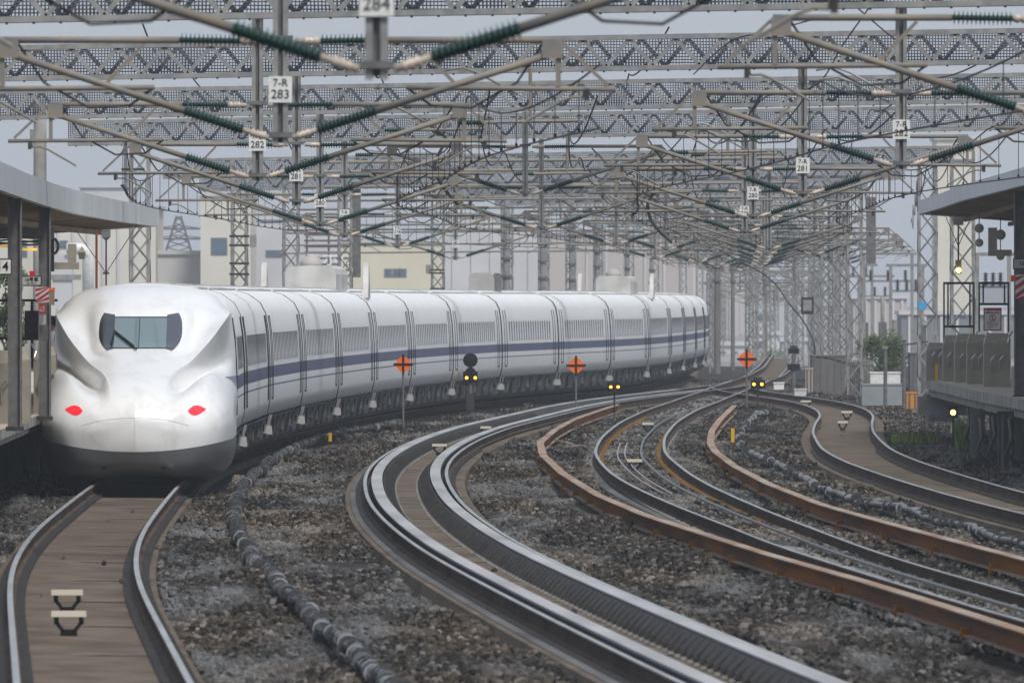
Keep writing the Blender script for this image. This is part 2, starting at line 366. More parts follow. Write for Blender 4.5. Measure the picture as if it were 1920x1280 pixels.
for nm, pts, lab in (('A', A_top, 'orange rusty channel beam left of the ballasted track, in front of it'), ('B', B_top, 'rusty channel beam right of the ballasted track, beside the ringed grey cable')):
    t = empty('rusty_beam', lab, 'steel beam', (0, 0, 0), 0, 'rusty beams beside the ballasted track')
    pp = dens(polyG(pts, .05)); fr = pframes(pp)
    mb = MB(); mb.sweep(fr, [(.0, -.02), (.02, -.02), (.02, -.21), (.0, -.21)], M_rust); mb.build('web', t)
    mb = MB(); mb.sweep(fr, [(-.075, 0), (.09, 0), (.09, -.018), (-.075, -.018)], M_rustl); mb.build('flange', t)
    mb = MB(); mb.sweep(fr, [(-.085, -.212), (.09, -.212), (.09, -.232), (-.085, -.232)], M_rustl); mb.build('flange', t)
    for i in range(6, len(fr)-2, 7 if nm == 'A' else 8):
        p, r, u = fr[i]; rz = math.atan2(r.y, r.x)
        mb = MB(); mb.cbox(p+r*-.05+Vector((0, 0, -.215)), .10, .22, .14, M_clip, rz); mb.cbox(p+r*-.085+Vector((0, 0, -.27)), .05, .16, .16, M_clip, rz)
        mb.build('bracket', t)
# ---------------------------------------------------------------- cables on the ballast
def cable(name, pts, z, rad, lab, every, ringr, mm, nstr=1):
    t = empty(name, lab, 'cable', (0, 0, 0), 0, 'ringed cables on the ballast')
    pp = dens(polyG(pts, z), .5)
    pp = [p + Vector((.022*math.sin(i*.9)+.03*math.sin(i*.17), 0, .012*math.sin(i*.6))) for i, p in enumerate(pp)]
    mb = MB()
    for j in range(nstr):
        mb.tube([p+Vector((.5*rad*math.sin(i*.15+j*2.2), 0, .5*rad*math.cos(i*.15+j*2.2))) for i, p in enumerate(pp)], rad, mm, 7)
    mb.build('sheath', t, smooth=True)
    mb = MB()
    for i in range(2, len(pp)-2, every):
        d = (pp[i+1]-pp[i-1]).normalized(); R_ = ringr*random.uniform(.88, 1.1)
        mb.tube([pp[i]-d*.02, pp[i]+d*.02], R_, random.choice([mat('ring_dark', (.05, .05, .052), .35), MATS['ring_dark'], MATS['ring_dark'], M_cable, M_cable, mat('ring_mid', (.13, .13, .13), .35), M_cring]) if nstr > 1 else random.choice([M_cable, M_cable, M_cring]), 10)
    tag(mb.build('ring_clamp', t), kind='stuff')
C1 = [(750,790),(700,800),(640,808),(600,818),(560,835),(520,855),(490,878),(462,903),(445,935),(438,960),(442,985),(470,1040),(500,1070),(540,1110),(590,1160),(640,1200),(690,1245),(745,1290),(800,1340)]
C2 = [(1442,770),(1415,780),(1395,797),(1387,820),(1390,840),(1415,852),(1452,867),(1480,882),(1515,902),(1552,922),(1602,935),(1630,945),(1665,948),(1715,960),(1765,975),(1815,990),(1865,1005),(1915,1015),(2000,1040)]
cable('cable_run', C1, -.11, .055, 'black ribbed cable bundle on the ballast beside the train', 1, .095, M_cable, 3)
cable('cable_run', C2, -.14, .055, 'grey cable duct with black rings between the rusty beam and the rightmost track', 3, .082, M_cpipe, 1)

# ---------------------------------------------------------------- track transponder bars
def balise(x, y, w, lab):
    p = G(x, y, .02); t = empty('track_beacon', lab, 'track beacon', p, 0, 'white track beacons')
    k = w
    MB().box(-k/2, k/2, -.06, .06, -.03, .03, M_cream).build('bar', t)
    m = MB()
    for s in (-1, 1):
        m.bar((s*k*.36, 0, -.035), (s*k*.36, 0, -.11), .05, .05, M_black); m.bar((s*k*.36, 0, -.09), (s*k*.14, 0, -.19), .05, .04, M_black)
    m.box(-k*.24, k*.24, -.05, .05, -.235, -.16, M_black); m.build('bracket', t)
for a in [(126, 1110, .35, 'cream beacon bar on the leftmost track, the farther of its pair'), (129, 1150, .36, 'cream beacon bar on the leftmost track, the nearer of its pair'),
          (824, 834, .33, 'cream beacon bar between the silver guard plates, the nearer one'), (911, 801, .28, 'cream beacon bar between the silver guard plates, the farther one'),
          (1190, 863, .30, 'pale beacon bar on the ballasted track at the end of a pair of light rods'), (1215, 794, .30, 'pale beacon bar on the ballasted track farther round the bend'),
          (1588, 772, .32, 'white beacon bar on the rightmost track, middle one of three'), (1580, 791, .26, 'white beacon bar on the rightmost track, nearest to the slab joint'), (1511, 752, .34, 'white beacon bar on the rightmost track, the farthest one')]:
    balise(*a)

# ---------------------------------------------------------------- the train
def white_mat():
    m = bpy.data.materials.new('train_paint'); m.use_nodes = True; n = m.node_tree.nodes; l = m.node_tree.links; b = n['Principled BSDF']
    b.inputs['Roughness'].default_value = .45; b.inputs['Specular IOR Level'].default_value = .22
    tc = n.new('ShaderNodeTexCoord'); sx = n.new('ShaderNodeSeparateXYZ'); l.new(tc.outputs['Object'], sx.inputs[0])
    mr = n.new('ShaderNodeMapRange'); mr.inputs['From Min'].default_value = 0; mr.inputs['From Max'].default_value = 4; l.new(sx.outputs['Z'], mr.inputs[0])
    rp = n.new('ShaderNodeValToRGB'); rp.color_ramp.interpolation = 'CONSTANT'; W_ = (.77, .77, .76, 1); Bl = (.068, .09, .17, 1); Gr = (.10, .105, .11, 1)
    e = rp.color_ramp.elements; e[0].position = 0; e[0].color = W_; e[1].position = 1.44/4; e[1].color = Bl
    for z, c in ((1.475, W_), (1.62, Bl), (1.87, W_)):
        q = e.new(z/4); q.color = c
    l.new(mr.outputs[0], rp.inputs[0])
    mp = n.new('ShaderNodeMapping'); mp.inputs['Scale'].default_value = (1, 1.6, .06); l.new(tc.outputs['Object'], mp.inputs[0])
    no = n.new('ShaderNodeTexNoise'); no.inputs['Scale'].default_value = 2.2; no.inputs['Detail'].default_value = 5; l.new(mp.outputs[0], no.inputs[0])
    r2 = n.new('ShaderNodeValToRGB'); r2.color_ramp.elements[0].position = .3; r2.color_ramp.elements[0].color = (.84, .83, .81, 1); r2.color_ramp.elements[1].position = .6; r2.color_ramp.elements[1].color = (1, 1, 1, 1); l.new(no.outputs[0], r2.inputs[0])
    mu = n.new('ShaderNodeMixRGB'); mu.blend_type = 'MULTIPLY'; mu.inputs[0].default_value = .8; l.new(rp.outputs[0], mu.inputs[1]); l.new(r2.outputs[0], mu.inputs[2]); l.new(mu.outputs[0], b.inputs['Base Color'])
    return m
M_paint = white_mat()
def nose_mat():
    m = bpy.data.materials.new('nose_paint'); m.use_nodes = True; n = m.node_tree.nodes; l = m.node_tree.links; b = n['Principled BSDF']
    b.inputs['Roughness'].default_value = .35; b.inputs['Coat Weight'].default_value = .35; b.inputs['Coat Roughness'].default_value = .18
    tc = n.new('ShaderNodeTexCoord'); sx = n.new('ShaderNodeSeparateXYZ'); l.new(tc.outputs['Object'], sx.inputs[0])
    # dark lower skirt: z < .60 + .065 x^2
    xx = n.new('ShaderNodeMath'); xx.operation = 'MULTIPLY'; l.new(sx.outputs['X'], xx.inputs[0]); l.new(sx.outputs['X'], xx.inputs[1])
    x2 = n.new('ShaderNodeMath'); x2.operation = 'MULTIPLY'; x2.inputs[1].default_value = .075; l.new(xx.outputs[0], x2.inputs[0])
    sb_ = n.new('ShaderNodeMath'); sb_.operation = 'SUBTRACT'; l.new(sx.outputs['Z'], sb_.inputs[0]); l.new(x2.outputs[0], sb_.inputs[1])
    lt = n.new('ShaderNodeMath'); lt.operation = 'LESS_THAN'; lt.inputs[1].default_value = .60; l.new(sb_.outputs[0], lt.inputs[0])
    # blue wedge on the cab side
    a1 = n.new('ShaderNodeMath'); a1.operation = 'GREATER_THAN'; a1.inputs[1].default_value = 5.2; l.new(sx.outputs['Y'], a1.inputs[0])
    mrw = n.new('ShaderNodeMapRange'); mrw.inputs['From Min'].default_value = 5.2; mrw.inputs['From Max'].default_value = 10; mrw.inputs['To Min'].default_value = 1.88; mrw.inputs['To Max'].default_value = 1.60; l.new(sx.outputs['Y'], mrw.inputs[0])
    a2 = n.new('ShaderNodeMath'); a2.operation = 'GREATER_THAN'; l.new(sx.outputs['Z'], a2.inputs[0]); l.new(mrw.outputs[0], a2.inputs[1])
    a3 = n.new('ShaderNodeMath'); a3.operation = 'LESS_THAN'; a3.inputs[1].default_value = 1.90; l.new(sx.outputs['Z'], a3.inputs[0])
    ax = n.new('ShaderNodeMath'); ax.operation = 'ABSOLUTE'; l.new(sx.outputs['X'], ax.inputs[0])
    a4 = n.new('ShaderNodeMath'); a4.operation = 'GREATER_THAN'; a4.inputs[1].default_value = 1.3; l.new(ax.outputs[0], a4.inputs[0])
    p1 = n.new('ShaderNodeMath'); p1.operation = 'MULTIPLY'; l.new(a1.outputs[0], p1.inputs[0]); l.new(a2.outputs[0], p1.inputs[1])
    p2 = n.new('ShaderNodeMath'); p2.operation = 'MULTIPLY'; l.new(p1.outputs[0], p2.inputs[0]); l.new(a3.outputs[0], p2.inputs[1])
    p3 = n.new('ShaderNodeMath'); p3.operation = 'MULTIPLY'; l.new(p2.outputs[0], p3.inputs[0]); l.new(a4.outputs[0], p3.inputs[1])
    m1 = n.new('ShaderNodeMixRGB'); m1.inputs[1].default_value = (.80, .80, .79, 1); m1.inputs[2].default_value = (.055, .085, .21, 1); l.new(p3.outputs[0], m1.inputs[0])
    m2 = n.new('ShaderNodeMixRGB'); m2.inputs[2].default_value = (.12, .123, .126, 1); l.new(lt.outputs[0], m2.inputs[0]); l.new(m1.outputs[0], m2.inputs[1])
    mp = n.new('ShaderNodeMapping'); mp.inputs['Scale'].default_value = (1.2, .5, .7); l.new(tc.outputs['Object'], mp.inputs[0]); no = n.new('ShaderNodeTexNoise'); no.inputs['Scale'].default_value = 1.6; no.inputs['Detail'].default_value = 8; no.inputs['Roughness'].default_value = .65; l.new(mp.outputs[0], no.inputs[0])
    rg = n.new('ShaderNodeValToRGB'); rg.color_ramp.elements[0].position = .30; rg.color_ramp.elements[0].color = (.78, .76, .73, 1); rg.color_ramp.elements[1].position = .50; rg.color_ramp.elements[1].color = (1, 1, 1, 1); l.new(no.outputs[0], rg.inputs[0])
    m3 = n.new('ShaderNodeMixRGB'); m3.blend_type = 'MULTIPLY'; m3.inputs[0].default_value = .75; l.new(m2.outputs[0], m3.inputs[1]); l.new(rg.outputs[0], m3.inputs[2])
    l.new(m3.outputs[0], b.inputs['Base Color']); return m
M_nose = nose_mat()
M_glassf = mat('cab_glass', (.12, .175, .18), .1, 0, coat=.5)
M_glassd = mat('side_glass', (.012, .014, .02), .12)
M_win = mat('window_dark', (.11, .113, .125), .4)
M_seam = mat('seam_black', (.02, .02, .022), .6)
M_under = mat('skirt_grey', (.10, .102, .105), .6, 0, (.15, .15, .15), 1.5, (1, 1, .3))
M_underd = mat('skirt_dark', (.03, .03, .032), .7)
M_roofg = mat('roof_cover', (.55, .54, .52), .45, 0, (.42, .41, .385), 1.5)
SPEED = 0
train = empty('bullet_train', 'long white sixteen car high speed train with a blue stripe curving away to the right', 'train', (cx(1, 252), 252, 0))
T0 = 252.0
def train_pt(s):          # distance behind the nose tip -> (X, D, heading)
    D = T0; st = 2.0; a = 0
    while a < s:
        q = min(st, s-a); h = hd(1, D); D += q/math.hypot(1, h); a += q
    return Vector((cx(1, D), D, 0))
_cache = {}
def TP(s):
    s = round(s, 2)
    if s not in _cache: _cache[s] = train_pt(s)
    return _cache[s]
# nose loft
NK = [ # t, B0z, B1, F1, F2, V, E, C1, C2, Tz
 (0.00, .62, (.45, .62), (.74, .92), (.62, 1.10), (.50, 1.16), (.35, 1.20), (.25, 1.22), (.12, 1.23), 1.24),
 (0.12, .36, (.80, .38), (1.08, .95), (.85, 1.25), (.58, 1.31), (.38, 1.35), (.27, 1.37), (.13, 1.38), 1.385),
 (0.35, .24, (1.02, .26), (1.32, 1.02), (1.02, 1.42), (.62, 1.46), (.42, 1.50), (.28, 1.52), (.14, 1.53), 1.535),
 (0.80, .18, (1.22, .20), (1.53, 1.12), (1.16, 1.62), (.68, 1.57), (.46, 1.66), (.31, 1.68), (.15, 1.69), 1.695),
 (1.50, .15, (1.36, .17), (1.64, 1.20), (1.24, 1.80), (.74, 1.62), (.51, 1.82), (.34, 1.85), (.17, 1.865), 1.87),
 (2.50, .14, (1.45, .16), (1.685, 1.25), (1.30, 1.93), (.76, 1.64), (.62, 1.97), (.40, 2.01), (.20, 2.03), 2.04),
 (4.00, .13, (1.48, .15), (1.69, 1.30), (1.38, 1.97), (.93, 1.74), (.90, 2.16), (.60, 2.21), (.38, 2.26), 2.28),
 (5.00, .13, (1.48, .15), (1.69, 1.30), (1.47, 1.96), (1.10, 1.88), (1.13, 2.40), (.86, 2.31), (.64, 2.42), 2.45),
 (5.80, .13, (1.48, .15), (1.69, 1.30), (1.55, 1.96), (1.26, 2.02), (1.31, 2.62), (.93, 2.48), (.70, 2.68), 2.73),
 (6.80, .13, (1.48, .15), (1.69, 1.30), (1.61, 1.96), (1.42, 2.14), (1.475, 2.86), (1.02, 2.80), (.74, 3.02), 3.10),
 (7.80, .13, (1.48, .15), (1.69, 1.30), (1.65, 1.96), (1.54, 2.28), (1.57, 3.00), (1.10, 3.12), (.72, 3.28), 3.35),
 (9.00, .13, (1.48, .15), (1.69, 1.30), (1.675, 1.96), (1.635, 2.38), (1.585, 3.04), (1.22, 3.34), (.72, 3.46), 3.50),
 (10.6, .13, (1.48, .15), (1.69, 1.30), (1.68, 1.96), (1.665, 2.42), (1.59, 3.02), (1.26, 3.38), (.74, 3.53), 3.57)]
def nk(t):
    ks = [k[0] for k in NK]; i = max(0, min(len(ks)-2, int(np.searchsorted(ks, t))-1)); 
    def row(k): 
        o = [0, k[1]]
        for q in k[2:9]: o += list(q)
        return np.array(o+[0, k[9]])
    a, b = NK[i], NK[i+1]; p0 = row(NK[max(i-1, 0)]); p1 = row(a); p2 = row(b); p3 = row(NK[min(i+2, len(NK)-1)])
    h = b[0]-a[0]; u = (t-a[0])/h
    d1 = (p2-p0)/(b[0]-NK[max(i-1, 0)][0]); d2 = (p3-p1)/(NK[min(i+2, len(NK)-1)][0]-a[0])
    return (2*u**3-3*u*u+1)*p1 + (u**3-2*u*u+u)*h*d1 + (-2*u**3+3*u*u)*p2 + (u**3-u*u)*h*d2
def catm(pts, sub):
    out = []; P_ = [pts[0]*np.array([-1, 1])*1.0 if False else pts[0]] + list(pts) + [pts[-1]]
    P_[0] = np.array([-pts[1][0], pts[1][1]]); P_[-1] = np.array([-pts[-2][0], pts[-2][1]])
    for i in range(1, len(P_)-2):
        p0, p1, p2, p3 = P_[i-1], P_[i], P_[i+1], P_[i+2]
        for j in range(sub):
            u = j/sub; out.append(.5*((2*p1)+(-p0+p2)*u+(2*p0-5*p1+4*p2-p3)*u*u+(-p0+3*p1-3*p2+p3)*u**3))
    out.append(pts[-1]); return out
def section(t, sub=6):
    r = list(nk(t).reshape(-1, 2)); w_ = min(1, max(0, (t-1.2)/2.0))
    E_, V_, C_ = r[5], r[4], r[6]
    r = r[:5] + [E_+(V_-E_)*.16, E_, E_+(C_-E_)*.16] + r[6:]
    h = catm(r, sub)
    h = [np.array([max(p[0], 0), p[1]]) for p in h]
    return h + [np.array([-p[0], p[1]]) for p in h[-2:0:-1]]
ts = [0, .015, .04, .08] + list(np.arange(.12, 1.6, .06)) + list(np.arange(1.6, 10.6, .15)) + [10.6]
vs = []; secs = [section(t) for t in ts]; nn = len(secs[0])
for t, s_ in zip(ts, secs):
    tt = t - (.0 if t > 0 else 0)
    for p in s_: vs.append((p[0], t + .16*min(abs(p[0]), 1.0)*math.exp(-t/1.3), p[1]))
# bulge the blunt tip cap forward a little
nb = MB(); fs = [(i*nn+k, i*nn+(k+1) % nn, (i+1)*nn+(k+1) % nn, (i+1)*nn+k) for i in range(len(ts)-1) for k in range(nn)]
cen = len(vs); c0 = np.mean(secs[0], 0)
ring1 = [(c0[0]+(p[0]-c0[0])*.6, -.03+.16*.6*abs(p[0]), c0[1]+(p[1]-c0[1])*.6) for p in secs[0]]
vs += ring1; vs.append((c0[0], -.045, c0[1]))
fs += [(cen+k, cen+(k+1) % nn, (k+1) % nn, k) for k in range(nn)] + [(cen+nn, cen+(k+1) % nn, cen+k) for k in range(nn)]
nb.add(vs, fs, M_nose)
car1 = bpy.data.objects.new('carriage', None); COL.objects.link(car1); car1.parent = train
p0, p1 = TP(0), TP(26.9); ang = -math.atan2(p1.x-p0.x, p1.y-p0.y)
car1.location = (0, 0, 0); car1.rotation_euler.z = ang
nose = nb.build('nose', car1, smooth=True)
bvh = BVHTree.FromPolygons([Vector(v) for v in nb.v], nb.f)
def proj(x, z, off=.008):
    r = bvh.ray_cast(Vector((x, -3, z)), Vector((0, 1, 0)))
    if r[0] is None: return None
    nrm = r[1]; nrm = nrm if nrm.y < 0 else -nrm
    return r[0] + nrm*off
def patch(name, outline_fn, m, nu=24, nv=10, off=.008, parent=car1):
    mb = MB(); vs = []; 
    for j in range(nv+1):
        for i in range(nu+1):
            x, z = outline_fn(i/nu, j/nv); p = proj(x, z, off); vs.append(p if p else Vector((x, 5, z)))
    mb.add(vs, [(j*(nu+1)+i, j*(nu+1)+i+1, (j+1)*(nu+1)+i+1, (j+1)*(nu+1)+i) for j in range(nv) for i in range(nu)], m)
    return mb.build(name, parent, smooth=True)
def side_out(u, v, s):     # dark side panes, rounded on the outer side
    z = 2.40 + .60*v; w = .745*(1-.10*abs(2*v-1)**3.2) if v > .5 else .745*(1-.22*abs(2*v-1)**2.6)
    x0 = .47; return (s*(x0 + (w-x0)*u), z + .035*u*(1 if v > .5 else -1)*abs(2*v-1))
patch('windscreen', lambda u, v: (-.47+.94*u, 2.41+.545*v - .0*(u-.5)**2), M_glassf, 20, 10, .010)
for s in (-1, 1): patch('side_pane', lambda u, v, s=s: side_out(u, v, s), M_glassd if s < 0 else mat('side_glass_reflect', (.05, .05, .07), .15), 10, 14, .013)  # right pane paler than the black left one: reflection put into the glass colour
def line_on(pts, r, m, name, off=.006):
    pp = [proj(x, z, off) for x, z in pts]; pp = [p for p in pp if p]
    if len(pp) > 1: MB().tube(pp, r, m, 5).build(name, car1)
line_on([(-.47+.94*i/20, 2.957) for i in range(21)], .010, M_dark, 'windscreen_frame', .014)
line_on([(-.62+1.24*i/30, 2.405) for i in range(31)], .010, M_dark, 'windscreen_frame', .012)
line_on([(-.02, 2.41+.54*i/10) for i in range(11)], .007, M_black, 'windscreen_bar', .018)
line_on([(-.05+.0*i, 2.36) if i == 0 else (-.05-.40*i/8, 2.36+.30*i/8) for i in range(9)], .016, M_black, 'wiper', .035)
line_on([(-.10-.36*i/8, 2.42+.27*i/8) for i in range(9)], .009, M_black, 'wiper', .04)
line_on([(-.46-.06*i/4*1, 2.70-.26*i/4) for i in range(5)], .013, M_black, 'wiper', .04)
for s in (-1, 1):
    patch('tail_lamp', lambda u, v, s=s: (s*(1.085-.16+.32*u) , 1.33 + .085*math.sin(math.pi*(u**.8))*(2*v-1)*1.0 + s*.0 + .03*(u-.5)), M_lampr, 14, 8, .010)
line_on([(x, 1.20-.10*x*x - .10*abs(x)**3*.6) for x in np.linspace(-.95, .95, 40)], .005, mat('seam_grey', (.55, .55, .55), .6), 'panel_seam', .001)
line_on([(0.0, .62+.62*i/10) for i in range(11)], .004, MATS['seam_grey'], 'panel_seam', .001)
for s in (-.55, .5): patch('jack_hole', lambda u, v, s=s: (s-.05+.1*u, .30+.035*v), M_underd, 3, 2, .01)
# body section used by every coach
HS = [(1.50, .80), (1.62, .86), (1.68, 1.15), (1.685, 1.6), (1.675, 2.1), (1.645, 2.6), (1.585, 3.0), (1.47, 3.22), (1.22, 3.40), (.80, 3.52), (.4, 3.565), (0, 3.58)]
FULL = [(-x, z) for x, z in HS] + [(x, z) for x, z in HS[-2::-1]]
CG = {} ; windows_done = 0
def coach(s0, s1, first=False):
    global windows_done
    a, b = TP(s0), TP(s1); L_ = (b-a).length; ang = -math.atan2(b.x-a.x, b.y-a.y)
    if first: car = car1; y0 = 10.55
    else:
        car = bpy.data.objects.new('carriage', None); COL.objects.link(car); car.parent = train
        car.location = a - TP(0); car.rotation_euler.z = ang; y0 = 0
    if first: y1 = 26.9
    else: y1 = 24.55
    key = first
    if key in CG:
        for ch in list(CG[key].children):
            if ch.name.startswith('window'): continue
            copy_tree(ch, car)
    else:
        ax = Vector((0, 0, 0)); X_, Z_ = Vector((1, 0, 0)), Vector((0, 0, 1))
        mb = MB(); mb.sweep(([(Vector((0, y0-.35, .10)), X_*.96, Z_*.96), (Vector((0, y0-.1, .02)), X_*.992, Z_*.992)] if first else [])+[(Vector((0, y, 0)), X_, Z_) for y in np.linspace(y0, y1, 8)], [(x, z) for x, z in FULL], M_paint, closed=False)
        mb.build('body_shell', car, smooth=True)
        if not first:
            mb = MB(); mb.sweep([(Vector((0, y, 0)), X_, Z_) for y in (-.01, .05)], [(x*1.004, .795+(z-.8)*1.003) for x, z in FULL], M_seam); mb.build('end_seal', car)
        mb = MB(); mb.sweep([(Vector((0, y, 0)), X_, Z_) for y in (y1, y1+.52)], [(x*.992, .8+(z-.8)*.994) for x, z in FULL], M_seam); mb.build('gangway_cover', car)
        mb = MB()
        for ya, yb in ((y0+.05, y1-.05),):
            mb.sweep([(Vector((0, y, 0)), X_, Z_) for y in (ya, yb)], [(-1.56, .796), (1.56, .796), (1.50, .3), (1.35, .17), (-1.35, .17), (-1.50, .3)], M_under)
        for y in np.arange(y0+1.0, y1-2.5, 3.9):
            for s in (-1, 1): mb.add([(s*1.568, y+.5, .78), (s*1.568, y+2.0, .78), (s*1.51, y+1.2, .28), (s*1.51, y-.5, .28)], [(0, 1, 2, 3)], M_underd)
        for k_, (y, w_, z_, hh) in enumerate([(3.1, .5, .45, .2), (5.4, 1.1, .38, .3), (8.2, .35, .5, .18), (11.7, .8, .42, .22), (13.2, .3, .36, .3), (16.8, 1.3, .45, .16), (20.4, .6, .4, .3), (22.6, .4, .5, .15)]):
            if y0+y > y1-1: continue
            for s in (-1, 1): mb.box(min(s*1.4, s*1.60), max(s*1.4, s*1.60), y0+y, y0+y+w_, z_, z_+hh, (M_galvd, M_dark, M_under)[k_ % 3])
        mb.build('skirt', car)
        mb = MB()
        for s in (-1, 1): mb.box(min(s*1.5, s*1.66), max(s*1.5, s*1.66), y0, y1, .775, .80, M_seam)
        mb.build('sill_seam', car)
        for y in ((y1-1.6,) if first else (1.5, y1-1.6)) + ((y0+.3,) if first else ()):
            for s in (-1, 1):
                mb = MB(); prof = [(x, z) for x, z in HS if 1.1 < z < 3.05]
                dp = [(1.685, 1.16), (1.69, 1.6), (1.68, 2.1), (1.65, 2.6), (1.60, 2.95)]
                for yy in (y-.45, y+.45):
                    vsx = []
                    for x, z in dp: vsx += [(s*(x-.02), yy-.04, z), (s*(x+.010), yy-.03, z), (s*(x+.010), yy+.03, z), (s*(x-.02), yy+.04, z)]
                    mb.add(vsx, [(4*i+j, 4*i+j+1, 4*i+j+5, 4*i+j+4) for i in range(len(dp)-1) for j in range(3)]+[(0, 1, 2, 3)], M_seam)
                for xa, za, xb, zb in ((1.688, 1.16, 1.688, 1.20),):
                    mb.add([(s*xa, y-.45, za), (s*xa, y+.45, za), (s*xb, y+.45, zb), (s*xb, y-.45, zb)], [(0, 1, 2, 3)], M_seam)
                mb.build('door', car)
        for y in (y1-.5, y0+.35 if not first else y1-.9):
            for s in (-1, 1):
                mb = MB(); mb.add([(s*1.52, y-.02, .46), (s*1.72, y-.02, .42), (s*1.70, y-.02, .60), (s*1.56, y-.02, .64), (s*1.52, y+.03, .46), (s*1.72, y+.03, .42), (s*1.70, y+.03, .60), (s*1.56, y+.03, .64)], [(0, 1, 2, 3), (7, 6, 5, 4), (0, 4, 5, 1), (1, 5, 6, 2), (2, 6, 7, 3), (3, 7, 4, 0)], mat('plate_pale', (.42, .42, .41), .5)); mb.bar((s*1.64, y, .60), (s*1.70, y, .84), .035, .035, M_steel); mb.build('step_plate', car)
        mb = MB()
        mb.box(-.4, .4, y0+2.5, y1-2, 3.55, 3.60, M_roofg); mb.box(.90, .96, y0+1, y1-.3, 3.48, 3.52, M_roofg); mb.build('roof_cover', car)
        CG[key] = car
    # windows
    ys = np.arange(y0+3.2, y1-2.9, 1.04 if not first else 1.04)
    if first: ys = ys[1:]
    if not first and windows_done < 99 and s0 > 170 or first:
        base = None
        for y in ys:
            for s in ((1,)):
                if windows_done >= 99: break
                if ('w' not in CG) if first else ('w2' not in CG):
                    mb = MB(); mb.add([(.006, -.13, -.30), (.006, .13, -.30), (-.016, .13, .30), (-.016, -.13, .30), (-.01, -.14, -.30), (-.03, -.14, .30)], [(0, 1, 2, 3), (4, 0, 3, 5)], M_win if first else mat('window_black', (.03, .032, .036), .4))
                    mb.add([(-.003, -.17, -.34), (-.003, .17, -.34), (-.027, .17, .34), (-.027, -.17, .34)], [(0, 1, 2, 3)], mat('window_rim', (.62, .62, .60), .4))
                    o = mb.build('window', car); CG['w' if first else 'w2'] = o
                else:
                    o = CG['w' if first else 'w2'].copy(); COL.objects.link(o); o.parent = car
                o.location = (1.679, y, 2.28); windows_done += 1
    else:
        mb = MB()
        for y in ys:
            mb.add([(1.687, y-.14, 1.98), (1.687, y+.14, 1.98), (1.665, y+.14, 2.58), (1.665, y-.14, 2.58), (1.66, y-.15, 1.98), (1.63, y-.15, 2.58)], [(0, 1, 2, 3), (4, 0, 3, 5)], M_win)
        tag(mb.build('window_row', car), kind='stuff')
    return car
coach(0, 26.9, True)
cars = [car1]; s_ = 27.3
for i in range(15):
    cars.append(coach(s_, s_+24.6)); s_ += 25.0
# pantograph fairings
def fairing(s, wide=1.5, fins=True, small=False):
    p = TP(s) - TP(0); h = hd(1, TP(s).y); par = train; rz = -math.atan(h)
    e = bpy.data.objects.new('pantograph_fairing', None); COL.objects.link(e); e.parent = par; e.location = p; e.rotation_euler.z = rz
    w = wide/2; L2 = 2.6; pr = [(w, 3.5), (w, 3.95), (w*.93, 4.10), (w*.75, 4.17), (0, 4.19)]
    full = [(x, z) for x, z in pr] + [(-x, z) for x, z in pr[-2::-1]]
    m = MB(); m.sweep([(Vector((0, y, 0)), Vector((k_, 0, 0)), Vector((0, 0, 1))) for y, k_ in ((-L2-.5, .9), (-L2, 1), (L2, 1), (L2+.5, .9))], full, M_roofg); m.build('housing', e)
    m = MB(); m.lathe((0, -L2-.2, 4.15), (0, 0, 1), [(0, .30), (.12, .29), (.22, .22), (.30, .1)], mat('insulator_cover', (.40, .38, .36), .5), 12); m.build('insulator_hood', e, smooth=True)
    if fins:
        for q in (-1, 1):
            m = MB(); pts = [(-1.0, 3.3), (1.0, 3.3), (.35, 4.15), (-.1, 4.28), (-.4, 4.15)]
            v1 = [(q*1.36-.07, y, z) for y, z in pts]; v2 = [(q*1.36+.07, y, z) for y, z in pts]; n_ = len(pts)
            m.add(v1+v2, [tuple(range(n_-1, -1, -1)), tuple(range(n_, 2*n_))] + [(i, (i+1) % n_, n_+(i+1) % n_, n_+i) for i in range(n_)], M_roofg)
            m.bar((q*1.36, -1.0, 3.3), (q*1.36, 0, 4.2), .16, .10, M_roofg); m.build('side_fin', e)
fairing(130, 1.5); fairing(289, 1.45)
e = bpy.data.objects.new('cable_head_cover', None); COL.objects.link(e); e.parent = train; e.location = TP(216)-TP(0)
m = MB(); pr = [(.42, 3.5), (.42, 3.98), (.34, 4.12), (.2, 4.17), (-.2, 4.17), (-.34, 4.12), (-.42, 3.98), (-.42, 3.5)]; mgc = mat('head_cover_grey', (.30, .29, .285), .5, 0, (.38, .37, .36), 2)
m.sweep([(Vector((0, y, 0)), Vector((1, 0, 0)), Vector((0, 0, 1))) for y in (-1.6, 1.6)], pr, mgc); m.build('cover', e)
m = MB(); m.sweep([(Vector((.5, y, 0)), Vector((1, 0, 0)), Vector((0, 0, 1))) for y in (-1.5, 1.4)], [(x*.35, z-.02) for x, z in pr], M_galvd); m.build('rear_shroud', e)

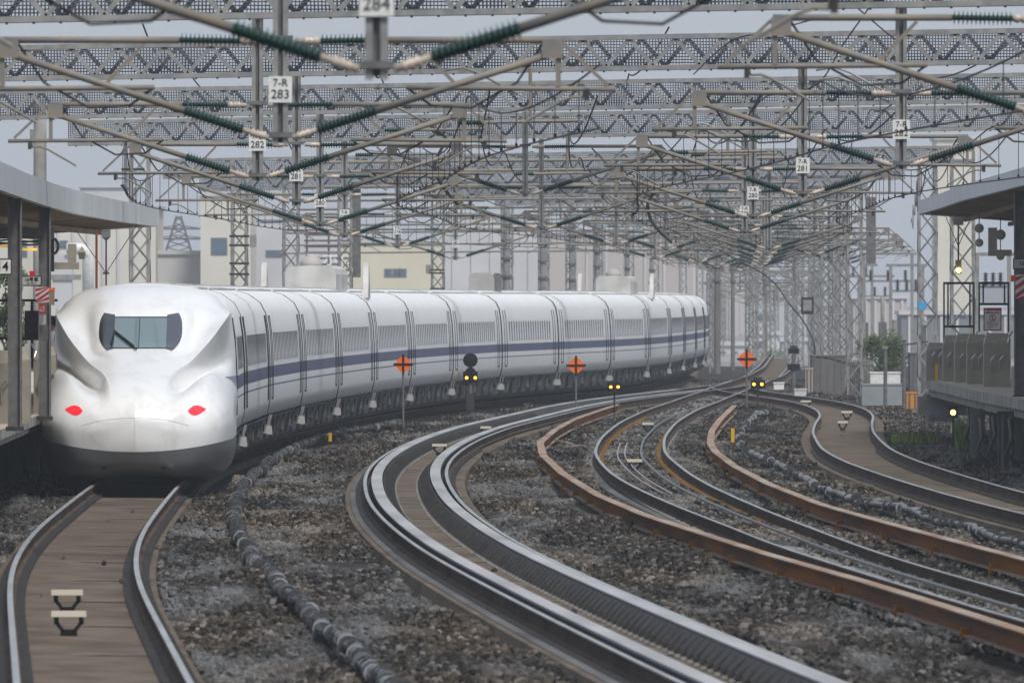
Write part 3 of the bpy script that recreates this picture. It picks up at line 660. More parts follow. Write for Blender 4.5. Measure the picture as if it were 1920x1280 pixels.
# ---------------------------------------------------------------- overhead line: arms, posts, gantries
def insulator(mb, a, b, r0=.042, r1=.080, n=15, m=M_ins):
    a, b = Vector(a), Vector(b); d = (b-a); L_ = d.length; d.normalize(); pr = [(0, r0)]
    for i in range(n):
        t = L_*(i+.5)/n; w = L_/n
        pr += [(t-w*.25, r0), (t-w*.05, r1), (t+w*.05, r1), (t+w*.15, r0)]
    pr += [(L_, r0)]; mb.lathe(a, d, pr, m, 12)
def make_arm(q):
    t = bpy.data.objects.new('bracket_arm', None); COL.objects.link(t)
    B = Vector((q*.12, 0, 0)); E = Vector((q*2.65, 0, .82)); d = (E-B)
    i0, i1 = B+d*.10, B+d*.33
    MB().tube([i1, E], .036, M_tube).build('diagonal_tube', t, smooth=True)
    m = MB(); insulator(m, i0, i1); m.build('insulator', t, smooth=True)
    m = MB(); m.lathe(B, d, [(0, .03), (.05, .026), (.07, .05), (.085, .026), (.12, .05), (.135, .026), (.17, .048), (.185, .026), (d.length*.10, .03)], M_cer, 10); m.build('insulator_cap', t, smooth=True)
    MB().tube([(q*1.0, 0, .97), (q*2.78, 0, .97)], .034, M_tube).build('top_tube', t, smooth=True)
    m = MB(); insulator(m, (q*.40, 0, .96), (q*1.0, 0, .97), .028, .070, 14); m.build('insulator', t, smooth=True)
    m = MB(); m.lathe((q*.14, 0, .96), (q, 0, 0), [(0, .03), (.09, .03), (.11, .055), (.13, .03), (.16, .055), (.18, .03), (.21, .05), (.26, .03)], M_cer, 10); m.build('insulator_cap', t, smooth=True)
    MB().tube([(q*1.25, 0, .50), (q*3.33, 0, .48)], .026, M_tube).build('lower_tube', t, smooth=True)
    MB().bar((q*2.76, .0, .935), (q*2.76, 0, .505), .05, .05, M_tube).build('strut', t); MB().bar((q*3.25, 0, .52), (q*2.80, 0, .94), .035, .035, M_tube).build('strut', t); MB().bar((q*1.75, 0, .52), (q*1.35, 0, .93), .035, .035, M_tube).build('strut', t)
    MB().cbox((q*2.7, -.045, .88), .2, .02, .18, M_tube).build('gusset', t)
    m = MB(); m.tube([(q*3.02, 0, .46), (q*3.0, .02, .40), (q*2.9, .02, .405), (q*2.8, .02, .37), (q*2.42, .02, .15)], .016, M_tube, 6); m.cbox((q*3.04, 0, .43), .05, .05, .12, M_dark); m.build('steady_arm', t)
    m = MB(); m.tube([(q*2.6, .05, .93), (q*2.35, .05, .55), (q*1.9, .05, .30), (q*1.5, .05, .32), (q*1.25, .05, .50)], .014, M_dark, 6)
    m.build('jumper', t)
    return t
armL, armR = make_arm(-1), make_arm(1)
first = {-1: True, 1: True}
ORD = ['nearest', 'second', 'third', 'fourth', 'fifth', 'sixth', 'seventh', 'eighth', 'ninth', 'tenth', 'eleventh', 'twelfth', 'thirteenth', 'fourteenth', 'fifteenth']
def place_arm(q, loc, lab, sc_=1.0):
    src = armL if q < 0 else armR
    o = src if first[q] else copy_tree(src); first[q] = False
    o.parent = lab; o.location = loc
    return o
def make_post(X, D, zb, zt, num, row, i, w=.15):
    name_ = f'numbered {num}' if num else f'{ORD[i]} of its row'
    t = empty('catenary_support', f'grey hanging post with insulator arms, ' + (f'white plate 7-R {num}, {row}' if num else f'{ORD[i]} away in the {row}'), 'catenary support', (X, D, zb), 0, 'supports hanging from the gantries')
    h = zt-zb; m = MB()
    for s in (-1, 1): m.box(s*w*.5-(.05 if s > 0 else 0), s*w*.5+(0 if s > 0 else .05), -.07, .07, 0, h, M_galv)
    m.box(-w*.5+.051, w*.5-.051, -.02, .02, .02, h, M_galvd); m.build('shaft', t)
    m = MB()
    for z_ in (.10, 1.06): m.cbox((0, 0, z_), w+.10, .2, .05, M_galvd)
    m.build('clamp', t)
    if num is not None:
        p = MB().box(-.115, .115, -.10, -.085, .42, .68, M_white).build('number_plate', t)
        text('number', '7-R', .105, M_black, p, (0, -.104, .615)); text('number', num, .125, M_black, p, (0, -.104, .50))
    return t
BD = [142, 191, 240, 289, 338, 430, 480, 530, 580, 630, 680, 730, 790, 850, 920]
FAR = [990, 1070, 1150, 1240]
def bz(X, D): return 7.09 + .017*X if D < 700 else 7.1
Lrow = [(95, -.9, 150, '284'), (142, -2.3, 272, '283'), (191, -3.4, 342, '282'), (240, -3.62, 387, '281'), (289, -3.88, 427, '280'), (338, -3.96, 447, '279'), (430, -3.45, 466, '278'), (480, -1.9, 488, '277')]
Rrow = [(142, 5.37, 230, '283'), (191, 5.2, 320, '282'), (240, 4.88, 372, '281'), (289, 4.87, 413, '280'), (338, 5.5, 440, '279')]
for row, lst, nm in (('left row', Lrow, 'L'), ('right row', Rrow, 'R')):
    L2 = list(lst)
    for D in BD:
        if D > L2[-1][0]+5 and D <= 800:
            X = (cx(1, D)+cx(2, min(D, 700)))/2 if nm == 'L' else (cx(3, D)+ (12.2 if D > 400 else 8))/2 - .8
            if nm == 'L' and D > 560: X = cx(1, D)+2.2
            L2.append((D, X, None, None))
    for i, (D, X, yb, num) in enumerate(L2):
        z0 = H+(YH-yb)/sc(D) if yb else 4.75
        p = make_post(X, D, z0, bz(X, D), num, row, i)
        for q in (-1, 1):
            place_arm(q, (0, -.1, .07), p)
# middle supports and lengthwise feeder wires
for i, D in enumerate([289, 338, 430, 480, 530, 580, 630, 680]):
    X = (cx(2, D)+cx(3, D))/2 if D < 500 else (cx(3, D)+3.2)
    p = make_post(X, D+.9, 5.35 if i == 0 else 4.9, bz(X, D), None, 'middle row', i, .12)
    for q in (-1, 1): place_arm(q, (0, -.1, .07), p)
# wide hanging post at the right
tag(MB().box(-.16, .16, -.12, .12, 0, 2.3, M_galvd).box(-.22, .22, -.15, .15, -.02, 0.06, M_galv).build('hanging_post', None, loc=(P(1633, 498, 480))), 'thick grey box post hanging alone against the sky left of the right lattice masts', 'post')
tag(MB().box(-.15, .15, -.12, .12, 0, 3.2, M_galvd).box(-.24, -.15, -.08, .08, .3, .8, M_galv).build('hanging_post', None, loc=(P(668, 520, 480))), 'thick grey box post above the train roof beside the yellow-walled building', 'post')

# mesh with real holes
mm = bpy.data.materials.new('wire_mesh'); mm.use_nodes = True; n = mm.node_tree.nodes; l = mm.node_tree.links; b = n['Principled BSDF']; b.inputs['Roughness'].default_value = .6
b.inputs['Base Color'].default_value = (.10, .11, .135, 1)
tc = n.new('ShaderNodeTexCoord'); sx = n.new('ShaderNodeSeparateXYZ'); l.new(tc.outputs['Object'], sx.inputs[0])
def frac(outp, per, wid):
    d = n.new('ShaderNodeMath'); d.operation = 'DIVIDE'; d.inputs[1].default_value = per; l.new(outp, d.inputs[0])
    f = n.new('ShaderNodeMath'); f.operation = 'FRACT'; l.new(d.outputs[0], f.inputs[0])
    c = n.new('ShaderNodeMath'); c.operation = 'LESS_THAN'; l.new(f.outputs[0], c.inputs[0])
    if isinstance(wid, float): c.inputs[1].default_value = wid
    else: l.new(wid, c.inputs[1])
    return c.outputs[0]
no = n.new('ShaderNodeTexNoise'); no.inputs['Scale'].default_value = 1.3; no.inputs['Detail'].default_value = 2; gpos = n.new('ShaderNodeNewGeometry'); l.new(gpos.outputs['Position'], no.inputs[0])
mr = n.new('ShaderNodeMapRange'); mr.inputs['From Min'].default_value = .35; mr.inputs['From Max'].default_value = .65; mr.inputs['To Min'].default_value = .22; mr.inputs['To Max'].default_value = .62; l.new(no.outputs[0], mr.inputs[0])
fx = frac(sx.outputs['X'], .05, mr.outputs[0]); fz = frac(sx.outputs['Z'], .05, .36)
mxm = n.new('ShaderNodeMath'); mxm.operation = 'MAXIMUM'; l.new(fx, mxm.inputs[0]); l.new(fz, mxm.inputs[1])
l.new(mxm.outputs[0], b.inputs['Alpha'])
def lattice_mast(par, X, D, z0, z1, w=.34, dep=.34, m=M_galv, lab=None):
    mb = MB(); a = w/2
    for i in (-1, 1):
        for j in (-1, 1): mb.box(i*a-.04, i*a+.04, j*dep/2-.03, j*dep/2+.03, z0, z1, m)
    st = w*1.25; k = 0; z = z0
    while z < z1-st*.5:
        zt = min(z+st, z1); s = 1 if k % 2 else -1
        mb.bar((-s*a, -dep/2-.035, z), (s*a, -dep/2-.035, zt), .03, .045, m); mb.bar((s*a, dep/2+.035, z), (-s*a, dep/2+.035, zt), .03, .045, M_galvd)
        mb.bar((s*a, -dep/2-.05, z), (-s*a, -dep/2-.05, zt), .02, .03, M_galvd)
        mb.bar((-a-.045, -s*dep/2, z), (-a-.045, s*dep/2, zt), .03, .04, m); mb.bar((a+.045, -s*dep/2, z), (a+.045, s*dep/2, zt), .03, .04, m)
        z = zt; k += 1
    o = mb.build('mast', par, loc=(X, D, 0)) if par is None else mb.build('mast', par); 
    o.location = (X, 0, 0) if par else (X, D, 0)
    return o
XL, XR = -10.5, 12.9
MASTS = {338: [-8.8, None], 430: [-6.65, 12.5], 480: [-5.6, None], 530: [-2.75, 12.7], 580: [-.2, 13.3], 630: [1.4, 13.9], 680: [2.8, 14.4], 730: [4.4, 14.6], 790: [6.5, 15.5], 850: [8.5, 16.5], 920: [11, 18.5], 990: [13, 21], 1070: [15, 23.5], 1150: [17, 26], 1240: [19, 29]}
GL = ORD + ['sixteenth', 'seventeenth', 'eighteenth', 'farthest']
for gi_, D in enumerate([142+49] + [d for d in BD if d >= 240] + FAR):
    xl, xr = (XL, XR) if D < 420 else ((XL, 13.2) if D < 500 else (max(XL, (MASTS.get(D, [-6])[0])-.5), (MASTS.get(D, [0, 14])[1] or 14)+.5))
    if D < 300: xl, xr = -10.9, 12
    t = empty('catenary_gantry', f'grey lattice gantry over all tracks, {GL[gi_]} from the camera', 'gantry', (0, D, 0), 0, 'lattice gantries over the tracks')
    hgt, dep = .60, .5
    def zb(x): return bz(x, D)
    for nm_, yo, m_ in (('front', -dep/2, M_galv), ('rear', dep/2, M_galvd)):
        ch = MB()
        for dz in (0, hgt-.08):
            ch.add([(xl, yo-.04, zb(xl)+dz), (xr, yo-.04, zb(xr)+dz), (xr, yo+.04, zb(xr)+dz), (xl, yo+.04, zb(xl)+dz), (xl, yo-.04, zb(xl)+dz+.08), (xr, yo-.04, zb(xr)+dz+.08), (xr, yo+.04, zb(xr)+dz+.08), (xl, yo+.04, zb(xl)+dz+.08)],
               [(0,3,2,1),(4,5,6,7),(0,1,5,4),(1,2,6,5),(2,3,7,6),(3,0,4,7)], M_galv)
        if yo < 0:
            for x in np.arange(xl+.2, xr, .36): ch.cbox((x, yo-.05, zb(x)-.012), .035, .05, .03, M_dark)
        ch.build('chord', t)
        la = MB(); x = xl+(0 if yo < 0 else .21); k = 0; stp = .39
        mlc = m_ if yo < 0 else M_dark  # rear lacing coloured dark to stand for the shade inside the truss
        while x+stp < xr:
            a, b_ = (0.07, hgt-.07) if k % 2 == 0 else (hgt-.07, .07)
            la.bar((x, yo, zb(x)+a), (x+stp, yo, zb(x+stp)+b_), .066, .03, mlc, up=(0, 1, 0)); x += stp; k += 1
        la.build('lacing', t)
    if D < 600:
        MB().add([(xl, 0.0, zb(xl)+.07), (xr, 0.0, zb(xr)+.07), (xr, .0, zb(xr)+hgt-.07), (xl, .0, zb(xl)+hgt-.07)], [(0, 1, 2, 3)], mm)
        q = MB(); q.add([(xl, .03, zb(xl)+.07), (xr, .03, zb(xr)+.07), (xr, .03, zb(xr)+hgt-.07), (xl, .03, zb(xl)+hgt-.07)], [(0, 1, 2, 3)], mm); q.build('mesh_panel', t)
    xs = MASTS.get(D, [None, None])
    for j, X in enumerate(xs):
        if X is None: continue
        o = lattice_mast(t, X, D, -.3, zb(X)-.003, .40 if j == 0 else .5, .4)
for i, (D, x0, x1, z) in enumerate([(700, 1330, 1545, 5.4), (760, 1325, 1540, 4.7), (820, 1335, 1538, 4.9), (900, 1345, 1535, 4.1), (980, 1350, 1530, 4.4), (1090, 1350, 1525, 3.9)]):
    s = sc(D); xa, xb = (x0-CX)/s, (x1-CX)/s; t = empty('yard_gantry', f'low far lattice gantry in the haze right of the train end, {ORD[i]} away', 'gantry', (0, D, 0), 0, 'low gantries of the far yard')
    m = MB(); m.box(xa, xb, -.05, .05, z, z+.09, M_galv); m.box(xa, xb, -.05, .05, z+.62, z+.71, M_galv); m.build('chord', t)
    m = MB(); x = xa; k = 0
    while x+.45 < xb: m.bar((x, 0, z+(.1 if k % 2 else .6)), (x+.45, 0, z+(.6 if k % 2 else .1)), .07, .04, M_galv, up=(0, 1, 0)); x += .45; k += 1
    m.build('lacing', t)
    for X in (xa+.2, xa+(xb-xa)*(.35+.05*i), xb-.3): o = lattice_mast(t, X, D, -.3, z-.003, .34, .34)
    for j in range(3):
        X = xa+(xb-xa)*(.2+.27*j+.03*i); m = MB(); m.tube([(X, 0, z), (X, 0, z-1.2)], .05, M_galvd, 6); m.tube([(X, 0, z-1.1), (X-1.7, 0, z-.5)], .04, M_tube, 6); m.tube([(X, 0, z-1.1), (X+1.7, 0, z-.5)], .04, M_tube, 6); m.tube([(X-1.7, 0, z-.5), (X+1.7, 0, z-.5)], .035, M_tube, 6); m.build('bracket_frame', t)
# separate masts seen at the left and right
o = lattice_mast(None, P(449, 0, 387).x, 387, 2.0 if False else -.3, 7.05, .36, .36); tag(o, 'lattice mast rising behind the train roof with cross brackets and a small grey box', 'mast')
for (x, D, w, lab) in ((1805, 387, .58, 'wide pale lattice mast behind the yellow hanging signal'), (1583, 600, .34, 'slim pale lattice mast above the dark slatted enclosure, left of the thicker one'), (1548, 650, .30, 'lattice mast at the left edge of the mast cluster'), (1562, 620, .3, 'lattice mast second from the left in the mast cluster')):
    o = lattice_mast(None, P(x, 0, D).x, D, -.3, 7.3 if D < 400 else 8.2, w, .4); tag(o, lab, 'mast')
# poles with rings behind the train and far pillars
for i, (x, D, w) in enumerate([(950, 560, .26), (1018, 600, .24), (1072, 650, .24), (1120, 690, .26), (1176, 740, .22), (1222, 780, .22), (1345, 690, .26), (1374, 720, .17), (1436, 840, .17)]):
    X = P(x, 0, D).x; m = MB(); m.tube([(X, D, -.3), (X, D, 7.6)], [w*.62, w*.5], M_concd if x > 1300 else M_galv, 12)
    for z in (4.2, 4.9, 5.6, 6.2): m.tube([(X, D, z-.05), (X, D, z+.05)], w*.8, M_galvd, 12)
    tag(m.build('line_pole', None), f'{"thick concrete" if x>1300 else "slim ringed"} line pole, {ORD[i]} in the row from left to right' , 'pole', 'poles beside the far tracks')
# overhead wires
for k in (1, 2, 3, 4):
    t = empty('overhead_line', {1: 'contact and messenger wires above the train', 2: 'contact and messenger wires above the track with silver guard plates', 3: 'contact and messenger wires above the ballasted track', 4: 'contact and messenger wires above the rightmost track'}[k], 'overhead wire', (0, 0, 0), 0, 'overhead lines')
    sup = [95] + BD[:]; c_, m_ = [], []; dz = 0 if k < 3 else .2
    D1 = 800 if k < 4 else 540
    D0 = {1: 225, 2: 150, 3: 150, 4: 200}[k]; ds = np.arange(D0, D1, 3.0)
    def sag(D):
        for a, b_ in zip(sup, sup[1:]):
            if a <= D <= b_: u = (D-a)/(b_-a); return 4*u*(1-u)
        return 0
    stg = lambda D: .18*math.sin(math.pi*(D-95)/49)
    MB().tube([(cx(k, D)+stg(D), D, 5.08+dz) for D in ds], .012, M_dark, 5).build('contact_wire', t)
    MB().tube([(cx(k, D)+stg(D), D, 6.05+dz-.55*sag(D)) for D in ds], .012, M_dark, 5).build('messenger_wire', t)
    dm = MB(); dm.tube([(0, 0, 0), (0, 0, 1)], .006, M_dark, 4); base = None
    bd_ = MB(); bd_.lathe((0, 0, 0), (0, 0, 1), [(0, .006), (.02, .018), (.04, .018), (.055, .006)], M_black, 6)
    for D in np.arange(D0+4, min(D1, 560), 5.0):
        zt = 6.05+dz-.55*sag(D)
        if base is None: o = base = dm.build('dropper', t); q = hb = bd_.build('dropper_clip', t)
        else:
            o = base.copy(); COL.objects.link(o); o.parent = t; q = hb.copy(); COL.objects.link(q); q.parent = t
        o.location = (cx(k, D)+stg(D), D, 5.08+dz); o.scale = (1, 1, zt-5.08-dz); q.location = (cx(k, D)+stg(D), D, 5.08+dz)
# looping jumper cables high up
def loop(pts, D, r, lab, beads=0, m=M_dark):
    pp = [P(x, y, D) for x, y in pts]; d = []
    n_ = len(pp)
    for i in range(n_-1):
        p0_, p1_, p2_, p3_ = pp[max(i-1, 0)], pp[i], pp[i+1], pp[min(i+2, n_-1)]
        for j in range(8):
            u = j/8; d.append(.5*((2*p1_)+(-p0_+p2_)*u+(2*p0_-5*p1_+4*p2_-p3_)*u*u+(-p0_+3*p1_-3*p2_+p3_)*u**3))
    d.append(pp[-1]); mb = MB(); mb.tube(d, r, m, 6)
    for i in range(beads):
        q = d[int((i+.5)*len(d)/beads)]; mb.lathe(q-Vector((0, 0, .03)), (0, 0, 1), [(0, .01), (.015, .035), (.045, .035), (.06, .01)], M_black, 8)
    tag(mb.build('jumper_cable'), lab, 'cable', 'jumper cables hanging between the gantries')
loop([(810, 245), (835, 260), (815, 310), (830, 350), (860, 385)], 289, .035, 'dark bundled jumper cable hanging left of the picture middle')
loop([(1240, 350), (1215, 380), (1225, 420), (1260, 455)], 338, .04, 'dark bundled jumper cable hanging right of the picture middle')
loop([(1550, 30), (1440, 60), (1370, 78), (1300, 140)], 191, .010, 'thin dark wire slanting at the upper right')
loop([(1640, 0), (1580, 85), (1530, 160), (1440, 180), (1410, 210)], 191, .012, 'thin dark wire looping over the right posts')
loop([(1350, 470), (1440, 520), (1480, 570), (1505, 600), (1525, 640), (1528, 668)], 560, .032, 'thick cable hanging down to the slatted enclosure')
loop([(1530, 668), (1560, 672), (1590, 680), (1625, 678), (1650, 660), (1675, 650), (1740, 640)], 545, .035, 'thick cable slung from the slatted enclosure to the right')
loop([(1590, 0), (1660, 60), (1700, 90)], 200, .012, 'short thin wire at the top right')
for i, (y, D) in enumerate([(300, 387), (318, 400), (346, 455), (372, 500), (388, 540), (402, 560), (418, 600), (432, 640), (455, 700), (470, 720)]):
    tag(MB().tube([P(560-i*4, y+5, D), P(1500+8*i, y-4, D)], .045, M_tube, 8).build('cross_beam'), f'long thin horizontal tube under the gantries, {ORD[i]} from the top', 'tube', 'cross tubes under the far gantries')
for i, (X0, z0, sg) in enumerate([(-6.5, 7.9, .3), (-4.6, 6.75, .5), (-2.6, 7.8, .3), (-.6, 6.85, .6), (1.2, 6.7, .5), (2.4, 7.85, .3), (3.8, 6.8, .6), (6.3, 6.75, .5), (8.2, 7.8, .3), (10.2, 6.9, .6)]):
    pts = []
    for D in np.arange(240, 640, 4.0):
        u = ((D-240) % 49)/49; kk = 1 if X0 < -1 else (2 if X0 < 3 else 3)
        pts.append((X0 + (cx(kk, D)-cx(kk, 300))*.85, D, z0-sg*4*u*(1-u)))
    tag(MB().tube(pts, .016, M_dark, 5).build('feeder_wire'), f'thin dark feeder wire running lengthwise under the gantries, {ORD[i]} from the left', 'wire', 'feeder wires running along the tracks')
for i in range(16):
    D = [240, 289, 289, 338, 338, 338, 430, 430, 430, 480, 480, 480, 530, 530, 580, 580][i]; x = [905, 760, 1290, 700, 1000, 1330, 780, 1060, 1350, 880, 1120, 1420, 1010, 1300, 1160, 1430][i]; s = sc(D)
    z = 6.7 if i % 2 else 6.25; X = (x-CX)/s; m = MB(); m.tube([(X, D-.4, z), (X+1.6, D-.4, z+.03)], .03, M_tube, 8); m.tube([(X+.8, D-.4, z), (X+.8, D-.4, 7.15)], .03, M_tube, 8)
    t = MB(); insulator(t, (X-.42, D-.4, z), (X, D-.4, z), .035, .07, 8); e = m.build('feeder_bracket'); t.build('insulator', e, smooth=True)
    tag(e, f'T shaped feeder bracket with one green insulator, {(ORD + ["sixteenth"])[i]} counted from the nearest', 'bracket', 'feeder brackets hanging under the gantries')
# curved white pull-off pipes around the right middle
for i, (x, y, D) in enumerate([(1150, 330, 338), (1130, 352, 360), (1140, 374, 400), (1290, 235, 250), (1530, 132, 191), (1535, 150, 191), (1295, 248, 250), (830, 133, 180), (690, 200, 200), (640, 330, 300)]):
    s = sc(D); L_ = .95
    pts = [P(x, y, D), P(x+.25*s, y-.04*s, D), P(x+.45*s, y+.03*s, D), P(x+L_*s, y+.30*s, D)]
    tag(MB().tube(pts, .017, M_guard if x > 1000 else M_tube, 6).build('pull_off_pipe', smooth=True), f'curved pull-off pipe {ORD[i]} of its kind, {"pale" if x>1000 else "brownish"}, bending down to the right', 'pipe', 'curved pull-off pipes')

# ---------------------------------------------------------------- diamond signs and signals
def diamond(x, y, yb, lab):
    D = G(x, yb, -.27).y; s = sc(D); z = H+(YH-y)/s; t = empty('diamond_sign', lab, 'sign', ((x-CX)/s, D, -.3), 0, 'orange diamond signs')
    zc = z+.3; a = 17.5/s; c = .35*a
    oc = [(-a, .0), (-a*.55, .52*a), (0, a), (a*.55, .52*a), (a, 0), (a*.55, -.52*a), (0, -a), (-a*.55, -.52*a)]
    m = MB(); m.add([(p, -.04, zc+q) for p, q in oc]+[(p, -.02, zc+q) for p, q in oc], [tuple(range(7, -1, -1)), tuple(range(8, 16))]+[(i, (i+1) % 8, 8+(i+1) % 8, 8+i) for i in range(8)], M_orange); m.build('board', t)
    m = MB(); m.box(-a*1.05, a*1.05, -.052, -.043, zc-a*.12, zc+a*.12, M_black); m.box(-a*.12, a*.12, -.056, -.0525, zc-a*1.05, zc+a*1.05, M_black); m.build('cross', t)
    m = MB(); m.tube([(0, 0, 0), (0, 0, zc+a*.9)], .03, M_galvd, 8); m.tube([(0, 0, 0), (0, 0, .15)], .08, M_dark, 8); m.build('pole', t)
diamond(756, 683, 809, 'orange diamond sign with black cross, left one in front of the train')
diamond(1080, 685, 778, 'orange diamond sign with black cross in front of the far windows of the train')
diamond(1400, 673, 770, 'orange diamond sign with black cross standing right of the train end')
# tall signal with round disc
D = 432; s = sc(D)
t = empty('railway_signal', 'black signal with a round disc above two amber lamps in front of the train', 'signal', ((882-CX)/s, D, -.3)); Z = lambda y: H+(YH-y)/s+.3
m = MB(); m.lathe((0, -.02, Z(675)), (0, -1, 0), [(0, .22), (.03, .22), (.04, .20), (.045, .03)], M_black, 24); m.build('disc', t)
m = MB(); m.lathe((0, -.02, Z(698)), (0, -1, 0), [(0, .16), (.12, .16)], M_black, 16); m.box(-.22, .22, -.1, .1, Z(717), Z(696), M_black); m.build('lamp_housing', t)
for x in (875, 891): m = MB(); m.lathe(((x-882)/s, -.1, Z(708)), (0, -1, 0), [(0, .045), (.03, .045), (.04, .02)], M_lampo, 12); m.build('lamp', t); m = MB(); m.box((x-882)/s-.06, (x-882)/s+.06, -.22, -.1, Z(703), Z(702), M_black); m.build('hood', t)
m = MB(); m.tube([(0, 0, 0), (0, 0, Z(717))], .055, M_galvd, 10); m.box(-.12, .12, -.1, .1, .25, .75, M_dark); m.box(-.24, -.02, -.03, .03, Z(722), Z(718), M_dark); m.build('post', t)
def dwarf(x, y, D, lab, k=1.0):
    s = sc(D); t = empty('dwarf_signal', lab, 'signal', ((x-CX)/s, D, -.3), 0, 'low signals with two amber lamps'); z = H+(YH-y)/s+.3
    m = MB(); m.box(-.24*k, .24*k, -.08, .12, z-.16*k, z+.14*k, M_black); m.tube([(-.15*k, .02, z+.13*k), (.15*k, .02, z+.13*k)], .10*k, M_black, 10); m.build('housing', t)
    for q in (-.13*k, .13*k):
        m = MB(); m.lathe((q, -.08, z), (0, -1, 0), [(0, .05*k), (.03, .05*k), (.04, .02)], M_lampo, 12); m.build('lamp', t)
        m = MB(); m.tube([(q, -.08, z+.075*k), (q, -.2, z+.07*k)], .03*k, M_black, 8); m.build('hood', t)
    m = MB(); m.tube([(0, .05, 0), (0, .05, z-.1)], .03, M_dark, 8); m.box(-.1, .1, -.06, .12, 0, .08, M_conc); m.build('stand', t)
dwarf(1152, 725, 435, 'low black signal with two amber lamps beside the rusty beam end', .85)
dwarf(1421, 720, 452, 'low black signal with two bright amber lamps right of the diamond sign pole', .95)
D = 560; s = sc(D); t = empty('railway_signal', 'dark signal seen from behind on a grey post left of the slatted enclosure', 'signal', ((1488-CX)/s, D, -.3)); Z = lambda y: H+(YH-y)/s+.3
m = MB(); m.box(-.21, .21, -.1, .1, Z(663), Z(652), M_black); m.box(-.16, .16, -.1, .1, Z(651.5), Z(648), M_black); m.build('head', t); m = MB(); m.box(-.24, .24, -.12, .12, Z(694), Z(682), M_black); m.build('relay_box', t)
m = MB(); m.tube([(0, 0, 0), (0, 0, Z(664))], .085, M_galvd, 10); m.build('post', t)
# yellow markers
for x, y, D, h, lab in ((1374, 838, 315, .36, 'yellow marker stake beside the ringed grey duct'), (619, 832, 345, .18, 'small yellow marker stake beside the train'), (1344, 870, 300, .12, 'tiny yellow peg left of the second rusty beam')):
    p = G(x, y, -.28); tag(MB().box(-.04, .04, -.02, .02, h*.35, h+.1, M_yel).tube([(0, .03, 0), (0, .03, h)], .012, M_dark, 6).build('marker_stake', loc=p), lab, 'stake')
# ---------------------------------------------------------------- platforms
def plat(pts, z, out, lab, thick, xfar, mtop):
    t = empty('platform', lab, 'platform', (0, 0, 0)); fr = pts; n_ = len(fr)
    m = MB(); vs = [(x, d, z) for x, d in fr] + [(xfar, d, z) for x, d in fr]; m.add(vs, [(i, i+1, n_+i+1, n_+i) for i in range(n_-1)], mtop); m.build('deck', t)
    m = MB(); q = 1 if xfar > fr[0][0] else -1
    prof = [(0, -.002), (0, -thick*.55), (q*.10, -thick*.6), (q*.12, -thick), (q*1.5, -thick), (q*1.5, -.002)]
    m.sweep([(Vector((x, d, z)), Vector((1, 0, 0)), Vector((0, 0, 1))) for x, d in fr], prof, M_conc); m.build('edge_slab', t)
    return t
M_deck = mat('platform_deck', (.40, .34, .28), .9, 0, (.48, .42, .35), 1.2, coord='World')
Lp = [(cx(1, d)-1.78, d) for d in np.arange(150, 420, 10)]
pl = plat(Lp, 1.22, -1, 'left concrete platform behind the train nose', .30, -16, M_deck)
m = MB()
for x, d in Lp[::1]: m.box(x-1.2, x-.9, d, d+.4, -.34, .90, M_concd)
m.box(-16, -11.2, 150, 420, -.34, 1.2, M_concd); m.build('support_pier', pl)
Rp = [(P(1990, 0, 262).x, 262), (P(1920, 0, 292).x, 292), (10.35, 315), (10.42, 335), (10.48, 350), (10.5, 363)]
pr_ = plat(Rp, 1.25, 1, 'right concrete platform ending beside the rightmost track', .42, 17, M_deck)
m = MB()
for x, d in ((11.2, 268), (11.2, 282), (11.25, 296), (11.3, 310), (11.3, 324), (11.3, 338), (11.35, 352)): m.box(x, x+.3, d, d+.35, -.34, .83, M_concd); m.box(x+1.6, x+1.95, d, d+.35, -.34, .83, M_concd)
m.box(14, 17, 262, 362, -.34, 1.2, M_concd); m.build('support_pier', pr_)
MB().box(10.3, 17, 362.9, 363.4, .35, .83, M_conc).build('end_wall', pr_)
